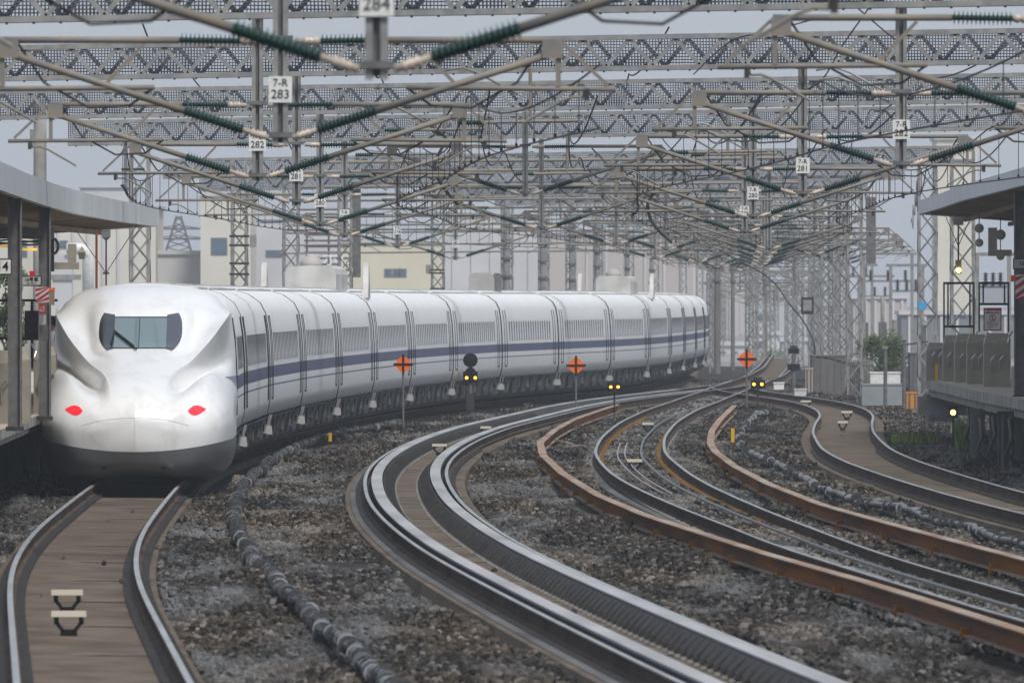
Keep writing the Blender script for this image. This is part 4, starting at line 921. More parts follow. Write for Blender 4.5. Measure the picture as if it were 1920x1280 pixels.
# canopies
def canopy(edge, zb_, fh, xfar, lab, ribs=26, M_fascia=M_fascia):
    t = empty('platform_canopy', lab, 'canopy', (0, 0, 0)); n_ = len(edge); q = 1 if xfar > edge[0][0] else -1
    m = MB(); m.sweep([(Vector((x, d, z)), Vector((1, 0, 0)), Vector((0, 0, 1))) for x, d, z in edge], [(0, 0), (0, fh), (q*.12, fh), (q*.12, 0)], M_fascia); m.build('fascia', t)
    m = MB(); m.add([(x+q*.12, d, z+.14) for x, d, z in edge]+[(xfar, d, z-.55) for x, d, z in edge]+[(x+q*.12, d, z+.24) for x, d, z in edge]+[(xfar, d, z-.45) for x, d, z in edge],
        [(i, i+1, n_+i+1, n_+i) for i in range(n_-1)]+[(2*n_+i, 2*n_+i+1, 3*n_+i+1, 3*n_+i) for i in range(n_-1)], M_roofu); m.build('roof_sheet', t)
    x, d, z = edge[-1]; m = MB(); m.add([(x, d+.02, z), (xfar, d+.02, z-.6), (xfar, d+.02, z-.6+fh), (x, d+.02, z+fh)], [(0, 1, 2, 3)], M_fascia); m.add([(x, d+.12, z), (xfar, d+.12, z-.6), (xfar, d+.12, z-.6+fh), (x, d+.12, z+fh)], [(3, 2, 1, 0)], M_fascia); m.build('end_board', t)
    m = MB(); d0, d1 = edge[0][1], edge[-1][1]
    for i in range(ribs):
        d = d0+(d1-d0)*(i+.5)/ribs; xx = np.interp(d, [e[1] for e in edge], [e[0] for e in edge]); zz = np.interp(d, [e[1] for e in edge], [e[2] for e in edge])
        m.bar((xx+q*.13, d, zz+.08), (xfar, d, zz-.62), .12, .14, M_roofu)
    for k_ in (1.2, 2.4, 3.6):
        m.sweep([(Vector((x+q*k_, d, z+.02-.095*k_)), Vector((1, 0, 0)), Vector((0, 0, 1))) for x, d, z in edge], [(-.05, 0), (.05, 0), (.05, -.1), (-.05, -.1)], M_roofu)
    m.build('rafter', t)
    return t
eL = [P(-60, 338, 195), P(0, 356, 211), P(50, 374, 228), P(100, 390, 246), (P(160, 404, 266)), P(230, 416, 290), P(298, 424.5, 315)]
canopy([(p.x, p.y, p.z) for p in eL], 0, .42, -17, 'grey ribbed canopy over the left platform')
eR = [P(1980, 330, 262), P(1920, 347, 284), P(1860, 362, 308), P(1800, 377, 334), P(1760, 391, 355), P(1722, 402, 376)]
canopy([(p.x, p.y, p.z) for p in eR], 0, .36, 19, 'pale ribbed canopy over the right platform', 26, mat('canopy_fascia_pale', (.62, .63, .64), .75, 0, (.74, .745, .74), 1.0, (3, 3, .15), coord='World'))
# platform barriers
def barrier(p, w, h, lab, rz=0, flip=1, grp='platform screen barriers'):
    t = empty('platform_barrier', lab, 'barrier', p, rz, grp)
    m = MB(); m.add([(-w/2, -.35, 0), (w/2, -.35, 0), (w/2, .35, 0), (-w/2, .35, 0), (-w/2, -.35, h*.80), (w/2, -.35, h*.88), (w/2, .35, h*.88), (-w/2, .35, h*.80), (-w/2+.08*1, -.1, h), (w/2-.05, -.1, h), (w/2-.05, .35, h), (-w/2+.08, .35, h)],
          [(0,3,2,1),(0,1,5,4),(1,2,6,5),(2,3,7,6),(3,0,4,7),(4,5,9,8),(5,6,10,9),(6,7,11,10),(7,4,8,11),(8,9,10,11)], M_bronze); m.build('panel', t)
    m = MB(); e = flip*(w/2-.04)
    m.tube([(e-.03, -.37, h*.82), (e, -.30, h*.92), (e+flip*.09, -.14, h+.04)], .022, M_steel, 6); m.build('top_rail', t)
    for k_ in (-.22, .10):
        m = MB(); m.tube([(w*k_-.02, -.36, .35), (w*k_-.02, -.46, .62), (w*k_+.06, -.46, .72), (w*k_+.13, -.37, .74)], .018, M_steel, 6); m.build('handle', t)
    return t
for i, (x, D, w, h, lab) in enumerate([(1757, 361, .55, .95, 'low barrier at the far end of the right platform beside the yellow stripe'), (1785, 357, .46, 1.15, 'second barrier from the far end of the right platform, half hidden'), (1809, 351, .50, 1.2, 'third barrier from the far end, under the black frame'),
        (1831, 345, .48, 1.2, 'fourth barrier from the far end, left of the red bordered notice'), (1869, 334, .62, 1.25, 'wide barrier under the red bordered notice'), (1928, 318, .52, 1.25, 'barrier cut by the right picture edge')]):
    q = P(x, 0, D); q.z = 1.25; barrier(q, w, h, lab)
for x, D, w, h, lab in ((22, 238, .62, 1.22, 'brown barrier at the left picture edge'), (85, 258, .40, 1.22, 'brown barrier partly hidden by the train nose')):
    q = P(x, 0, D); q.z = 1.22; b_ = barrier(q, w, h, lab, 0, -1)
q = P(1756, 0, 350); q.z = 1.26; tag(MB().box(-.03, .03, -.03, .03, 0, .45, M_orange if False else M_yel).build('guide_strip', loc=q), 'narrow orange yellow strip on the right platform end barrier', 'strip')
# platform columns, signs
for x, D, w, zt, lab in ((28, 226, .22, 5.2, 'grey steel column of the left platform carrying the 14 plate'), (84, 246, .21, 5.2, 'grey steel column of the left platform with the red and white board'), (1913, 300, .26, 5.6, 'dark column of the right canopy at the picture edge')):
    q = P(x, 0, D); q.z = 1.22; m = MB(); h = zt-1.22
    m.box(-w/2, -w/2+.03, -w/2, w/2, 0, h, M_galvd); m.box(w/2-.03, w/2, -w/2, w/2, 0, h, M_galvd); m.box(-w/2+.031, w/2-.031, -.02, .02, 0, h, M_galvd); m.box(-w/2-.03, w/2+.03, -w/2-.03, w/2+.03, -.01, .06, M_dark)
    tag(m.build('platform_column', loc=q), lab, 'column')
def board(x0, x1, y0, y1, D, m, name, lab, cat, frame=None, th=.02):
    a = P((x0+x1)/2, (y0+y1)/2, D); s = sc(D); w, h = (x1-x0)/s, (y1-y0)/s
    t = empty(name, lab, cat, a); MB().box(-w/2, w/2, 0, th, -h/2, h/2, m).build('panel', t)
    if frame: MB().box(-w/2-.02, w/2+.02, th+.002, th+.02, -h/2-.02, h/2+.02, frame).build('frame', t)
    return t, w, h, s
t, w, h, s = board(-22, 20, 487, 513, 218, M_white, 'number_sign', 'white plate with black 14 at the left picture edge', 'sign', M_dark); text('number', '14', .19, M_black, t, (.045, -.004, 0), bold=.003)
t, w, h, s = board(42, 76, 519, 534, 232, mat('sign_grey', (.42, .42, .40), .5), 'car_sign', 'small grey sign reading 16 in Japanese on the left platform', 'sign', M_dark); text('caption', '16号車', .075, M_black, t, (0, -.004, .02), bold=.001); text('caption', 'Car No.16', .035, M_black, t, (0, -.004, -.035))
t, w, h, s = board(55, 66, 508, 519, 231, M_red, 'small_sign', 'small dark red plate above the grey car sign', 'sign')
def striped(x0, x1, y0, y1, D, lab):
    t, w, h, s = board(x0, x1, y0, y1, D, M_white, 'striped_board', lab, 'board'); m = MB(); k = h/3.2
    for i in range(-2, 5):
        za = -h/2+i*k*1.15; pts = [(-w/2, za), (w/2, za+w*.7), (w/2, za+w*.7+k*.6), (-w/2, za+k*.6)]
        pts = [(x, min(max(z, -h/2), h/2)) for x, z in pts]
        if abs(pts[0][1]-pts[3][1])+abs(pts[1][1]-pts[2][1]) > .01: m.add([(x, -.003, z) for x, z in pts], [(0, 1, 2, 3)], M_red)
    m.build('stripes', t)
striped(67, 92, 538, 568, 243, 'red and white diagonally striped board on the left platform column')
striped(1904, 1925, 515, 560, 297, 'red and white striped board at the right picture edge')
t, w, h, s = board(72, 86, 571, 588, 243, M_red, 'small_sign', 'small red plate with white marks below the striped board', 'sign'); text('caption', '一旦\n停止', .05, M_white, t, (0, -.004, 0), bold=.001)
t, w, h, s = board(73, 86, 590, 608, 243.2, M_white, 'notice', 'small pale notice on the left platform column', 'notice'); 
t, w, h, s = board(74, 90, 610, 640, 243.2, M_galvd, 'switch_box', 'grey switch box on the left platform column', 'box', None, .08)
t, w, h, s = board(92, 102, 545, 572, 244, mat('brass_box', (.25, .2, .12), .6), 'call_box', 'brown box with an orange top beside the striped board', 'box', None, .1); MB().box(-w/2-.01, w/2+.01, -.01, .1, h/2+.002, h/2+.05, M_orange).build('lamp', t)
t, w, h, s = board(1901, 1935, 486, 503, 297, MATS['sign_grey'], 'number_sign', 'grey plate with 16 under the right canopy', 'sign', M_dark); text('number', '16', .12, M_black, t, (-.02, -.004, 0), bold=.002)
t, w, h, s = board(1895, 1903, 516, 528, 297, M_orange, 'alarm_lamp', 'small orange lamp beside the right striped board', 'lamp')
t, w, h, s = board(1844, 1878, 577, 620, 345, M_red, 'notice_board', 'red bordered white warning notice above the right platform barriers', 'notice'); MB().box(-w/2+.03, w/2-.03, -.006, -.001, -h/2+.03, h/2-.07, M_white).build('sheet', t)
text('caption', '線路内立入禁止', .052, M_black, t, (0, -.010, h/2-.12), sx=.95, bold=.001); m = MB(); m.tube([(.075*math.cos(a), -.012, .03+.075*math.sin(a)) for a in np.linspace(0, 2*math.pi, 21)], .008, M_red, 5); m.bar((-.05, -.014, .08), (.05, -.014, -.02), .004, .012, M_red); m.build('ban_mark', t)
m = MB(); m.lathe((0, -.009, .075), (0, -1, 0), [(0, .014), (.003, .014)], M_black, 10); m.bar((0, -.010, .06), (0, -.010, .015), .004, .03, M_black); m.bar((0, -.010, .015), (-.02, -.010, -.025), .004, .012, M_black); m.bar((0, -.010, .015), (.02, -.010, -.025), .004, .012, M_black); m.build('figure', t)
for i, s_ in enumerate(('線路内に立ち入る', 'ことは危険ですから', 'おやめください')): text('caption', s_, .036, M_dark, t, (0, -.010, -.095-.05*i), sx=.95)
m = MB(); m.add([(-w/2+.02, -.007, h/2-.055), (-w/2+.08, -.007, h/2-.055), (-w/2+.05, -.007, h/2-.01)], [(0, 1, 2)], M_yel); m.build('warning_mark', t)
# yellow lit strip at the far left
t, w, h, s = board(-4, 24, 459, 464, 226, mat('lit_strip', (.9, .6, .1), .5, emit=(1, .6, .08), estr=.35), 'display_strip', 'amber lit strip under the left canopy, left of the column', 'display'); t2, *_ = board(40, 70, 465, 470, 236, MATS['lit_strip'], 'display_strip', 'amber lit strip under the left canopy, between the two columns', 'display')
t = empty('platform_railing', 'thin grey railing behind the left platform columns', 'railing', (0, 0, 0)); m = MB()
for y in (563, 634): m.tube([P(-30, y, 300), P(108, y, 300)], .03, M_dark, 6)
m.build('rail', t)
for x in (-10, 60): MB().tube([P(x, 563, 300), P(x, 690, 300)], .03, M_dark, 6).build('post', t)
t = empty('equipment_beam', 'dark beam with bundled cables under the left canopy behind the columns', 'beam', P(45, 440, 250)); s = sc(250)
MB().box(-75/s, 55/s, 0, .2, -.07, .12, M_concd).build('beam', t); m = MB()
for j in range(3): m.tube([((-70+40*i)/s, -.03, -.12-.03*j+.03*((i+j) % 2)) for i in range(4)], .018, M_cable, 6)
m.build('cable_bundle', t)
tag(MB().box(-.14, .14, 0, .25, -.28, .28, M_dark).build('control_cabinet', loc=P(60, 610, 270)), 'dark cabinet between the two left platform columns', 'cabinet')
# hanging things by the train roof (left)
def hang(x, y0, y1, D, r, m, lab, name='rod', cat='rod'):
    a, b_ = P(x, y0, D), P(x, y1, D); tag(MB().tube([a, b_], r, m, 8).build(name), lab, cat)
hang(181, 430, 542, 262, .022, mat('rod_red', (.30, .05, .03), .5, 0, (.06, .05, .05), .8), 'thin reddish brown pole hanging under the left canopy above the train')
D = 268; s = sc(D); t = empty('hanging_lamp', 'grey lamp on a thin rod with two stay chains above the train nose', 'lamp', P(199, 440, D))
MB().tube([(0, 0, 0), (0, 0, -.95)], .016, M_dark, 6).build('rod', t); m = MB(); m.box(-.08, .08, -.06, .06, -.05, .10, M_galvd); m.add([(-.08, -.06, -.051), (.08, -.06, -.051), (.08, .06, -.051), (-.08, .06, -.051), (0, 0, -.12)], [(0, 4, 1), (1, 4, 2), (2, 4, 3), (3, 4, 0)], M_galvd); m.build('lamp_body', t)
m = MB(); m.tube([(0, 0, -.72), (-.58, 0, .1)], .008, M_dark, 5); m.tube([(0, 0, -.72), (.58, 0, .18)], .008, M_dark, 5); m.box(-.06, .06, -.02, .02, -.74, -.70, M_dark); m.build('stay_chain', t)
t, w, h, s = board(102, 148, 492, 505, 255, M_bronze, 'camera_bracket', 'brown camera bracket hanging above the left side of the train', 'bracket', None, .12); m = MB(); m.box(.02, .17, 0, .1, h/2+.002, h/2+.33, M_bronze); m.build('monitor_box', t); m = MB(); m.add([(.20, 0, .24), (.34, 0, .24), (.32, .08, .12), (.22, .08, .12), (.27, .04, .36)], [(0, 1, 2, 3), (0, 4, 1), (1, 4, 2), (2, 4, 3), (3, 4, 0)], M_bronze); m.build('camera', t)
m = MB(); m.tube([(-.25, 0, .6), (-.25, 0, -.1)], .03, M_dark, 8); m.tube([(-.25+.1*math.cos(a), 0, .35+.14*math.sin(a)) for a in np.linspace(0, 6.28, 14)], .03, M_cable, 6); m.build('cable_coil', t)
# right hanging signals
D = 340; s = sc(D); t = empty('hanging_signal', 'signal box with one yellow lamp hanging from a thin rod under the right canopy', 'signal', P(1797, 497, D))
MB().box(-.07, .07, -.05, .1, -.21, .12, M_bronze).build('housing', t); m = MB(); m.lathe((0, -.055, -.12), (0, -1, 0), [(0, .06), (.03, .055), (.04, .02)], M_lampy, 14); m.build('lamp', t)
m = MB(); m.tube([(0, .05, .1), (0, .05, 1.15)], .02, M_dark, 8); m.tube([(0, .05, .45), (-.30, .05, 1.15)], .01, M_dark, 5); m.tube([(0, .05, .45), (.30, .05, 1.15)], .01, M_dark, 5); m.box(-.12, .12, .02, .08, .95, 1.15, M_bronze); m.build('hanger', t)
for i, (x, y, r) in enumerate([(1836, 428, 9), (1836, 455, 8), (1876, 440, 10), (1876, 480, 8)]):
    q = P(x, y, 330); s = sc(330); m = MB(); m.lathe(q, (0, -1, 0), [(0, r/s), (.08, r/s*.9), (.10, .01)], M_bronze, 14); m.tube([q, q+Vector((0, 0, .4))], .012, M_dark, 5); tag(m.build('hanging_disc'), ['round grey disc speaker under the right canopy, upper left', 'round grey disc under the right canopy, lower left', 'round grey disc speaker under the right canopy, upper right', 'round grey disc under the right canopy, lower right'][i], 'speaker', 'round discs under the right canopy')
t, w, h, s = board(1853, 1897, 468, 480, 325, M_bronze, 'camera_bracket', 'brown L shaped camera bracket under the right canopy', 'bracket', None, .15); MB().box(-w/2, -w/2+.2, 0, .12, h/2+.002, h/2+.5, M_bronze).build('monitor_box', t)
# yellow lamp under platform
t = empty('low_signal', 'black low signal with one yellow lamp under the end of the right platform', 'signal', P(1787, 773, 350)); MB().box(-.12, .12, -.02, .1, -.14, .16, M_black).build('housing', t); m = MB(); m.lathe((0, -.025, 0), (0, -1, 0), [(0, .065), (.03, .06), (.04, .02)], M_lampy, 14); m.build('lamp', t); MB().tube([(0, .05, -.14), (0, .05, -.75)], .03, M_dark, 8).build('post', t)
# black frames on the right platform end
for (x0, x1, y0, y1, D, mesh_, lab) in ((1770, 1826, 533, 612, 360, False, 'tall black steel frame at the right platform end'), (1836, 1891, 533, 570, 358, True, 'black frame with wire netting above the warning notice')):
    s = sc(D); a = P((x0+x1)/2, y1, D); w, h = (x1-x0)/s, (y1-y0)/s; t = empty('fence_frame', lab, 'frame', a); m = MB()
    for X in (-w/2, -w/2+.1, w/2-.1, w/2): m.box(X-.02, X+.02, -.03, .03, -.7 if X in (-w/2, w/2) else 0, h, M_dark)
    m.box(-w/2-.02, w/2+.02, -.034, .034, h+.001, h+.06, M_dark); m.box(-w/2-.02, w/2+.02, -.034, .034, -.03, .03, M_dark); m.build('bars', t)
    if mesh_:
        m = MB()
        for i in range(-8, 22): 
            for dr in (1, -1):
                xa = -w/2+i*.05; 
                p_ = [(xa, 0), (xa+dr*h, h)]
                (x_a, za), (x_b, zb_) = p_
                def clipx(xa_, za_, xb_, zb2):
                    if xa_ == xb_: return None
                    f = lambda X: za_+(zb2-za_)*(X-xa_)/(xb_-xa_)
                    lo__, hi__ = max(min(xa_, xb_), -w/2), min(max(xa_, xb_), w/2)
                    return None if hi__ <= lo__ else ((lo__, f(lo__)), (hi__, f(hi__)))
                c = clipx(x_a, za, x_b, zb_)
                if c: m.bar((c[0][0], 0, c[0][1]), (c[1][0], 0, c[1][1]), .006, .006, M_galv)
        m.build('netting', t)
# things under and beside the right platform
def clutter(x0, x1, y0, y1, D, m, lab, cat, name, dep=.5, det=0):
    a = P((x0+x1)/2, y1, D); s = sc(D); w, h = (x1-x0)/s, (y1-y0)/s; t = empty(name, lab, cat, a)
    MB().box(-w/2, w/2, 0, dep, 0, h, m).build('body', t)
    mb = MB(); mb.box(-w/2-.02, w/2+.02, -.02, dep+.02, h+.001, h+.05, m)
    if det: 
        for i in range(det): X = -w/2+w*(i+.5)/det; mb.box(X-.03, X+.03, -.03, -.002, .02, h-.02, M_galvd if m is not M_galvd else M_galv)
    mb.build('trim', t); return t
M_slat = mat('fence_slats', (.15, .14, .13), .85, 0, (.22, .21, .195), 1.5, (2, 2, .3))
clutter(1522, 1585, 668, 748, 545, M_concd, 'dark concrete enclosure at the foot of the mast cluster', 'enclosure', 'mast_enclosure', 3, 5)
t = empty('slatted_fence', 'grey brown fence of upright slats right of the dark enclosure', 'fence', P(1588, 748, 530)); s = sc(530); m = MB()
for i in range(13): m.box(i*.075, i*.075+.045, 0, .04, 0, 1.45, M_slat)
m.build('slats', t); MB().box(-.02, 1.0, .05, .09, .6, .68, M_dark).box(-.02, 1.0, .05, .09, 1.2, 1.28, M_dark).build('rails', t)
clutter(1616, 1692, 722, 760, 470, mat('box_bluegrey', (.24, .26, .275), .8, 0, (.30, .31, .32), 1.5), 'blue grey concrete box right of the slatted fence', 'box', 'trackside_box', 1.2)
clutter(1632, 1688, 700, 721, 500, M_white, 'white container with a blue top edge behind the concrete box', 'container', 'white_container', 2)
clutter(1700, 1722, 738, 766, 440, M_orange if False else mat('machine_orange', (.62, .24, .03), .5), 'orange box shaped machine beside the platform end', 'machine', 'trackside_machine', .5, 2)
clutter(1706, 1742, 664, 735, 455, mat('shed_grey', (.13, .14, .15), .8), 'grey open shed beside the right platform end', 'shed', 'trackside_shed', 2, 2)
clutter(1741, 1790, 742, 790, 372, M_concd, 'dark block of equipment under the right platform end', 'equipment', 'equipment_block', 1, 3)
clutter(1600, 1612, 742, 748, 500, M_white, 'tiny white box on the ground near the slatted fence', 'box', 'trackside_box', .3) if False else None
for i, (x0, x1, y0, y1, D) in enumerate([(1451, 1470, 719, 730, 500), (1490, 1512, 731, 742, 485)]): clutter(x0, x1, y0, y1, D, M_white, ['white point machine left of the enclosure, farther one', 'white point machine at the foot of the enclosure'][i], 'point machine', 'point_machine', .5)
clutter(1510, 1524, 692, 735, 500, M_cer, 'pale grey apparatus standing left of the enclosure', 'apparatus', 'trackside_apparatus', .3, 2)
for x, D, zt, lab in ((1660, 460, 2.0, 'thin grey post in front of the blue grey box'), (1695, 455, 2.3, 'light grey post of the trackside shed')): 
    tag(MB().tube([(P(x, 0, D).x, D, -.3), (P(x, 0, D).x, D, zt-.3)], .06, M_galvd, 10).box(P(x,0,D).x-.08, P(x,0,D).x+.08, D-.08, D+.08, zt-.3, zt-.2, M_galv).build('trackside_post'), lab, 'post')
for i, (x, D) in enumerate([(1838, 300), (1862, 305), (1893, 298), (1815, 330)]):
    p = P(x, 800, D); pts = [Vector((p.x, D, .8)), Vector((p.x+.05, D, .4)), Vector((p.x-.06, D, .1)), Vector((p.x+.1, D, -.1)), Vector((p.x+.3, D+.3, -.3))]
    tag(MB().tube(pts, .045, M_cable, 8).build('hanging_cable', smooth=True), f'black cable hanging under the right platform, {ORD[i]} from the left' , 'cable', 'cables under the right platform')
clutter(1820, 1846, 770, 875, 318, M_concd, 'grey cabinet standing under the right platform', 'cabinet', 'cable_cabinet', .4, 2)
clutter(1872, 1902, 775, 885, 300, M_dark, 'dark cabinet under the right platform at the picture edge', 'cabinet', 'cable_cabinet', .4, 2)
# ---------------------------------------------------------------- person on the left platform
def person():
    base = P(99, 0, 268); base.z = 1.22; t = empty('person', 'person in white short sleeved shirt and dark cap standing beside the train nose', 'person', base)
    J = {'pel': (0, 0, .92), 'spi': (0, .0, 1.12), 'che': (.01, -.03, 1.32), 'nec': (.0, -.05, 1.47), 'hea': (-.02, -.07, 1.58), 'hdt': (-.02, -.08, 1.66),
         'hl': (-.10, 0, .88), 'kl': (-.11, -.02, .50), 'al': (-.11, .02, .09), 'tl': (-.12, -.12, .04), 'hr': (.10, 0, .88), 'kr': (.11, -.02, .5), 'ar': (.11, .02, .09), 'tr': (.12, -.12, .04),
         'sl': (-.17, -.03, 1.40), 'el': (-.22, -.05, 1.13), 'wl': (-.19, -.22, .95), 'sr': (.18, -.03, 1.40), 'er': (.24, -.02, 1.12), 'wr': (.22, -.20, 1.0)}
    Rd = {'pel': .14, 'spi': .125, 'che': .145, 'nec': .055, 'hea': .088, 'hdt': .075, 'hl': .09, 'kl': .06, 'al': .042, 'tl': .04, 'hr': .09, 'kr': .06, 'ar': .042, 'tr': .04, 'sl': .06, 'el': .042, 'wl': .03, 'sr': .06, 'er': .042, 'wr': .03}
    E = [('pel','spi'),('spi','che'),('che','nec'),('nec','hea'),('hea','hdt'),('pel','hl'),('hl','kl'),('kl','al'),('al','tl'),('pel','hr'),('hr','kr'),('kr','ar'),('ar','tr'),('che','sl'),('sl','el'),('el','wl'),('che','sr'),('sr','er'),('er','wr')]
    for sd_, w in ((-1, 'wl'), (1, 'wr')):
        W_ = Vector(J[w]); J[w+'p'] = tuple(W_+Vector((0, -.06, -.03))); Rd[w+'p'] = .026; E.append((w, w+'p'))
        for f, (dx, L_) in enumerate(((-.028, .065), (-.010, .078), (.010, .075), (.028, .058))):
            J[f'{w}{f}a'] = tuple(W_+Vector((dx, -.085, -.045))); J[f'{w}{f}b'] = tuple(W_+Vector((dx*1.2, -.085-L_*.6, -.045-L_*.6))); Rd[f'{w}{f}a'] = .009; Rd[f'{w}{f}b'] = .008; E += [(w+'p', f'{w}{f}a'), (f'{w}{f}a', f'{w}{f}b')]
        J[w+'t'] = tuple(W_+Vector((-sd_*.045, -.06, -.05))); Rd[w+'t'] = .009; E.append((w+'p', w+'t'))
    names = list(J); me = bpy.data.meshes.new('body'); me.from_pydata([J[k] for k in names], [(names.index(a), names.index(b)) for a, b in E], [])
    o = bpy.data.objects.new('body', me); COL.objects.link(o); o.parent = t
    md = o.modifiers.new('skin', 'SKIN'); sv = me.skin_vertices[0].data
    for i, k in enumerate(names): sv[i].radius = (Rd[k], Rd[k]*(.72 if k in ('che', 'spi', 'pel') else 1)); 
    sv[0].use_root = True; o.modifiers.new('sub', 'SUBSURF').levels = 1; o.modifiers['sub'].render_levels = 2
    skin = mat('skin_clothes', (.45, .28, .2), .6); n = skin.node_tree.nodes; l = skin.node_tree.links; tc = n.new('ShaderNodeTexCoord'); sx = n.new('ShaderNodeSeparateXYZ'); rp = n.new('ShaderNodeValToRGB'); rp.color_ramp.interpolation = 'CONSTANT'; mr = n.new('ShaderNodeMapRange'); mr.inputs['From Max'].default_value = 2
    l.new(tc.outputs['Object'], sx.inputs[0]); l.new(sx.outputs['Z'], mr.inputs[0]); l.new(mr.outputs[0], rp.inputs[0]); l.new(rp.outputs[0], n['Principled BSDF'].inputs['Base Color'])
    e = rp.color_ramp.elements; e[0].color = (.02, .02, .025, 1); e[1].position = .475; e[1].color = (.012, .015, .03, 1); q = e.new(.52); q.color = (.75, .76, .78, 1); q = e.new(.735); q.color = (.45, .28, .2, 1)
    me.materials.append(skin)
    m = MB(); m.lathe((-.02, -.075, 1.60), (0, -.08, 1), [(0, .098), (.05, .105), (.09, .10), (.10, .12), (.15, .115), (.165, .02)], M_black, 16); m.lathe((-.02, -.15, 1.665), (0, -.3, 1), [(0, .07), (.015, .07)], M_black, 12); m.build('cap', t, smooth=True)
    m = MB(); m.lathe((-.02, -.03, 1.50), (0, 0, 1), [(0, .06), (.05, .092), (.11, .099)], M_black, 14); m.build('hair', t, smooth=True)
    m = MB(); m.lathe((-.02, -.155, 1.565), (0, -1, -.2), [(0, .02), (.02, .012), (.028, .003)], MATS['skin_clothes'], 8); m.build('nose', t)
    for sd_ in (-1, 1):
        m = MB(); m.lathe((-.02+sd_*.033, -.152, 1.595), (0, -1, 0), [(0, .011), (.006, .008)], M_black, 8); m.build('eye', t)
person()
# ---------------------------------------------------------------- background buildings
M_b1 = mat('wall_cream', (.58, .55, .48), .9, 0, (.64, .61, .55), .3, coord='World'); M_b2 = mat('wall_pale', (.48, .48, .49), .9, 0, (.55, .55, .56), .3, coord='World'); M_b3 = mat('wall_yellow', (.62, .58, .46), .9, 0, (.56, .52, .41), .2, coord='World')
M_b4 = mat('wall_pink', (.46, .42, .40), .9); M_pane = mat('pane_blue', (.10, .14, .18), .3)
def bld(x0, x1, y0, D, m, lab, dep=20, wins=(), ribs=0):
    s = sc(D); a = P((x0+x1)/2, 0, D); w = (x1-x0)/s; h = (YH-y0)/s + H + .34; t = empty('building', lab, 'building', (a.x, D, -.34))
    MB().box(-w/2, w/2, 0, dep, 0, h, m).build('wall', t); MB().box(-w/2-.15, w/2+.15, -.15, dep+.15, h+.001, h+.25, M_b2).build('roof', t)
    for (wx0, wx1, wy0, wy1) in wins:
        X0, X1 = (wx0-(x0+x1)/2)/s, (wx1-(x0+x1)/2)/s; Z1, Z0 = H+.34+(YH-wy0)/s, H+.34+(YH-wy1)/s
        f = MB().box(X0-.05, X1+.05, -.06, -.003, Z0-.05, Z1+.05, M_galv).build('window', t); MB().box(X0, X1, -.08, -.061, Z0, Z1, M_pane).build('pane', f)
    if ribs:
        r_ = MB()
        for i in range(ribs): X = -w/2+w*(i+.5)/ribs; r_.box(X-.08, X+.08, -.12, -.002, .2, h-.1, M_b2)
        r_.build('wall_rib', t)
    return t
bld(95, 292, 392, 900, M_b1, 'cream industrial building left of the blue gap, behind the left platform', 20, [(104, 126, 452, 464), (236, 250, 400, 420)], 7)
bld(150, 250, 352, 980, M_b2, 'taller pale block rising behind the left cream building', 10)
bld(-60, 95, 430, 920, M_b1, 'cream wall seen between the left platform columns', 10, [(28, 50, 455, 480)])
bld(292, 376, 477, 905, M_b2, 'low pale building part under the blue sky gap', 20)
bld(376, 470, 368, 900, M_b1, 'tall cream building right of the sky gap with a grey annex', 20, [(397, 425, 447, 476)])
bld(470, 640, 412, 930, M_b2, 'pale grey building behind the blue rooftop sign', 20, [(500, 530, 470, 480)])
bld(640, 832, 455, 880, M_b3, 'yellowish building with three small windows above the train', 20, [(722, 734, 505, 517), (737, 749, 505, 517), (750, 761, 505, 517)])
bld(832, 1010, 405, 940, M_b2, 'pale lavender grey building in the middle above the train', 20, ribs=5)
bld(1010, 1300, 440, 1000, M_b4, 'long pinkish building behind the far gantries', 20, ribs=8)
bld(1756, 1832, 262, 900, M_b1, 'tall beige tower with dark bands behind the right lattice mast', 10, [(1762, 1826, 276, 280), (1762, 1826, 300, 304)])
bld(1600, 1700, 560, 900, M_b4, 'grey pink substation building behind the right tree', 10, ribs=6)
bld(1690, 1990, 590, 880, mat('wall_grey', (.20, .21, .22), .9), 'low grey substation wall behind the right platform', 10, ribs=10)
M_far = mat('wall_far_haze', (.42, .46, .50), .9, 0, (.50, .52, .54), .1, coord='World')  # bluish pallor of distant haze put into the wall colour
bld(1290, 1400, 486, 1420, mat('wall_farpink', (.50, .47, .46), .9), 'far pale pink block high behind the end of the train', 10, ribs=5)
bld(1400, 1475, 560, 1430, M_far, 'far bluish block between the receding masts', 10, [(1420, 1432, 590, 600), (1440, 1452, 590, 600)])
bld(1475, 1545, 528, 1410, M_far, 'far pale block just left of the mast cluster', 10, ribs=4)
bld(1338, 1400, 648, 960, M_b2, 'low pale shed just right of the end of the train', 8, [(1350, 1360, 660, 672), (1372, 1382, 660, 672)])
bld(1404, 1462, 628, 1010, mat('wall_offwhite', (.55, .56, .56), .9), 'low off white hut behind the right diamond sign', 8, [(1412, 1430, 640, 650)])
bld(1466, 1524, 640, 980, M_far, 'low bluish hut behind the dark signal on its post', 8, ribs=4)
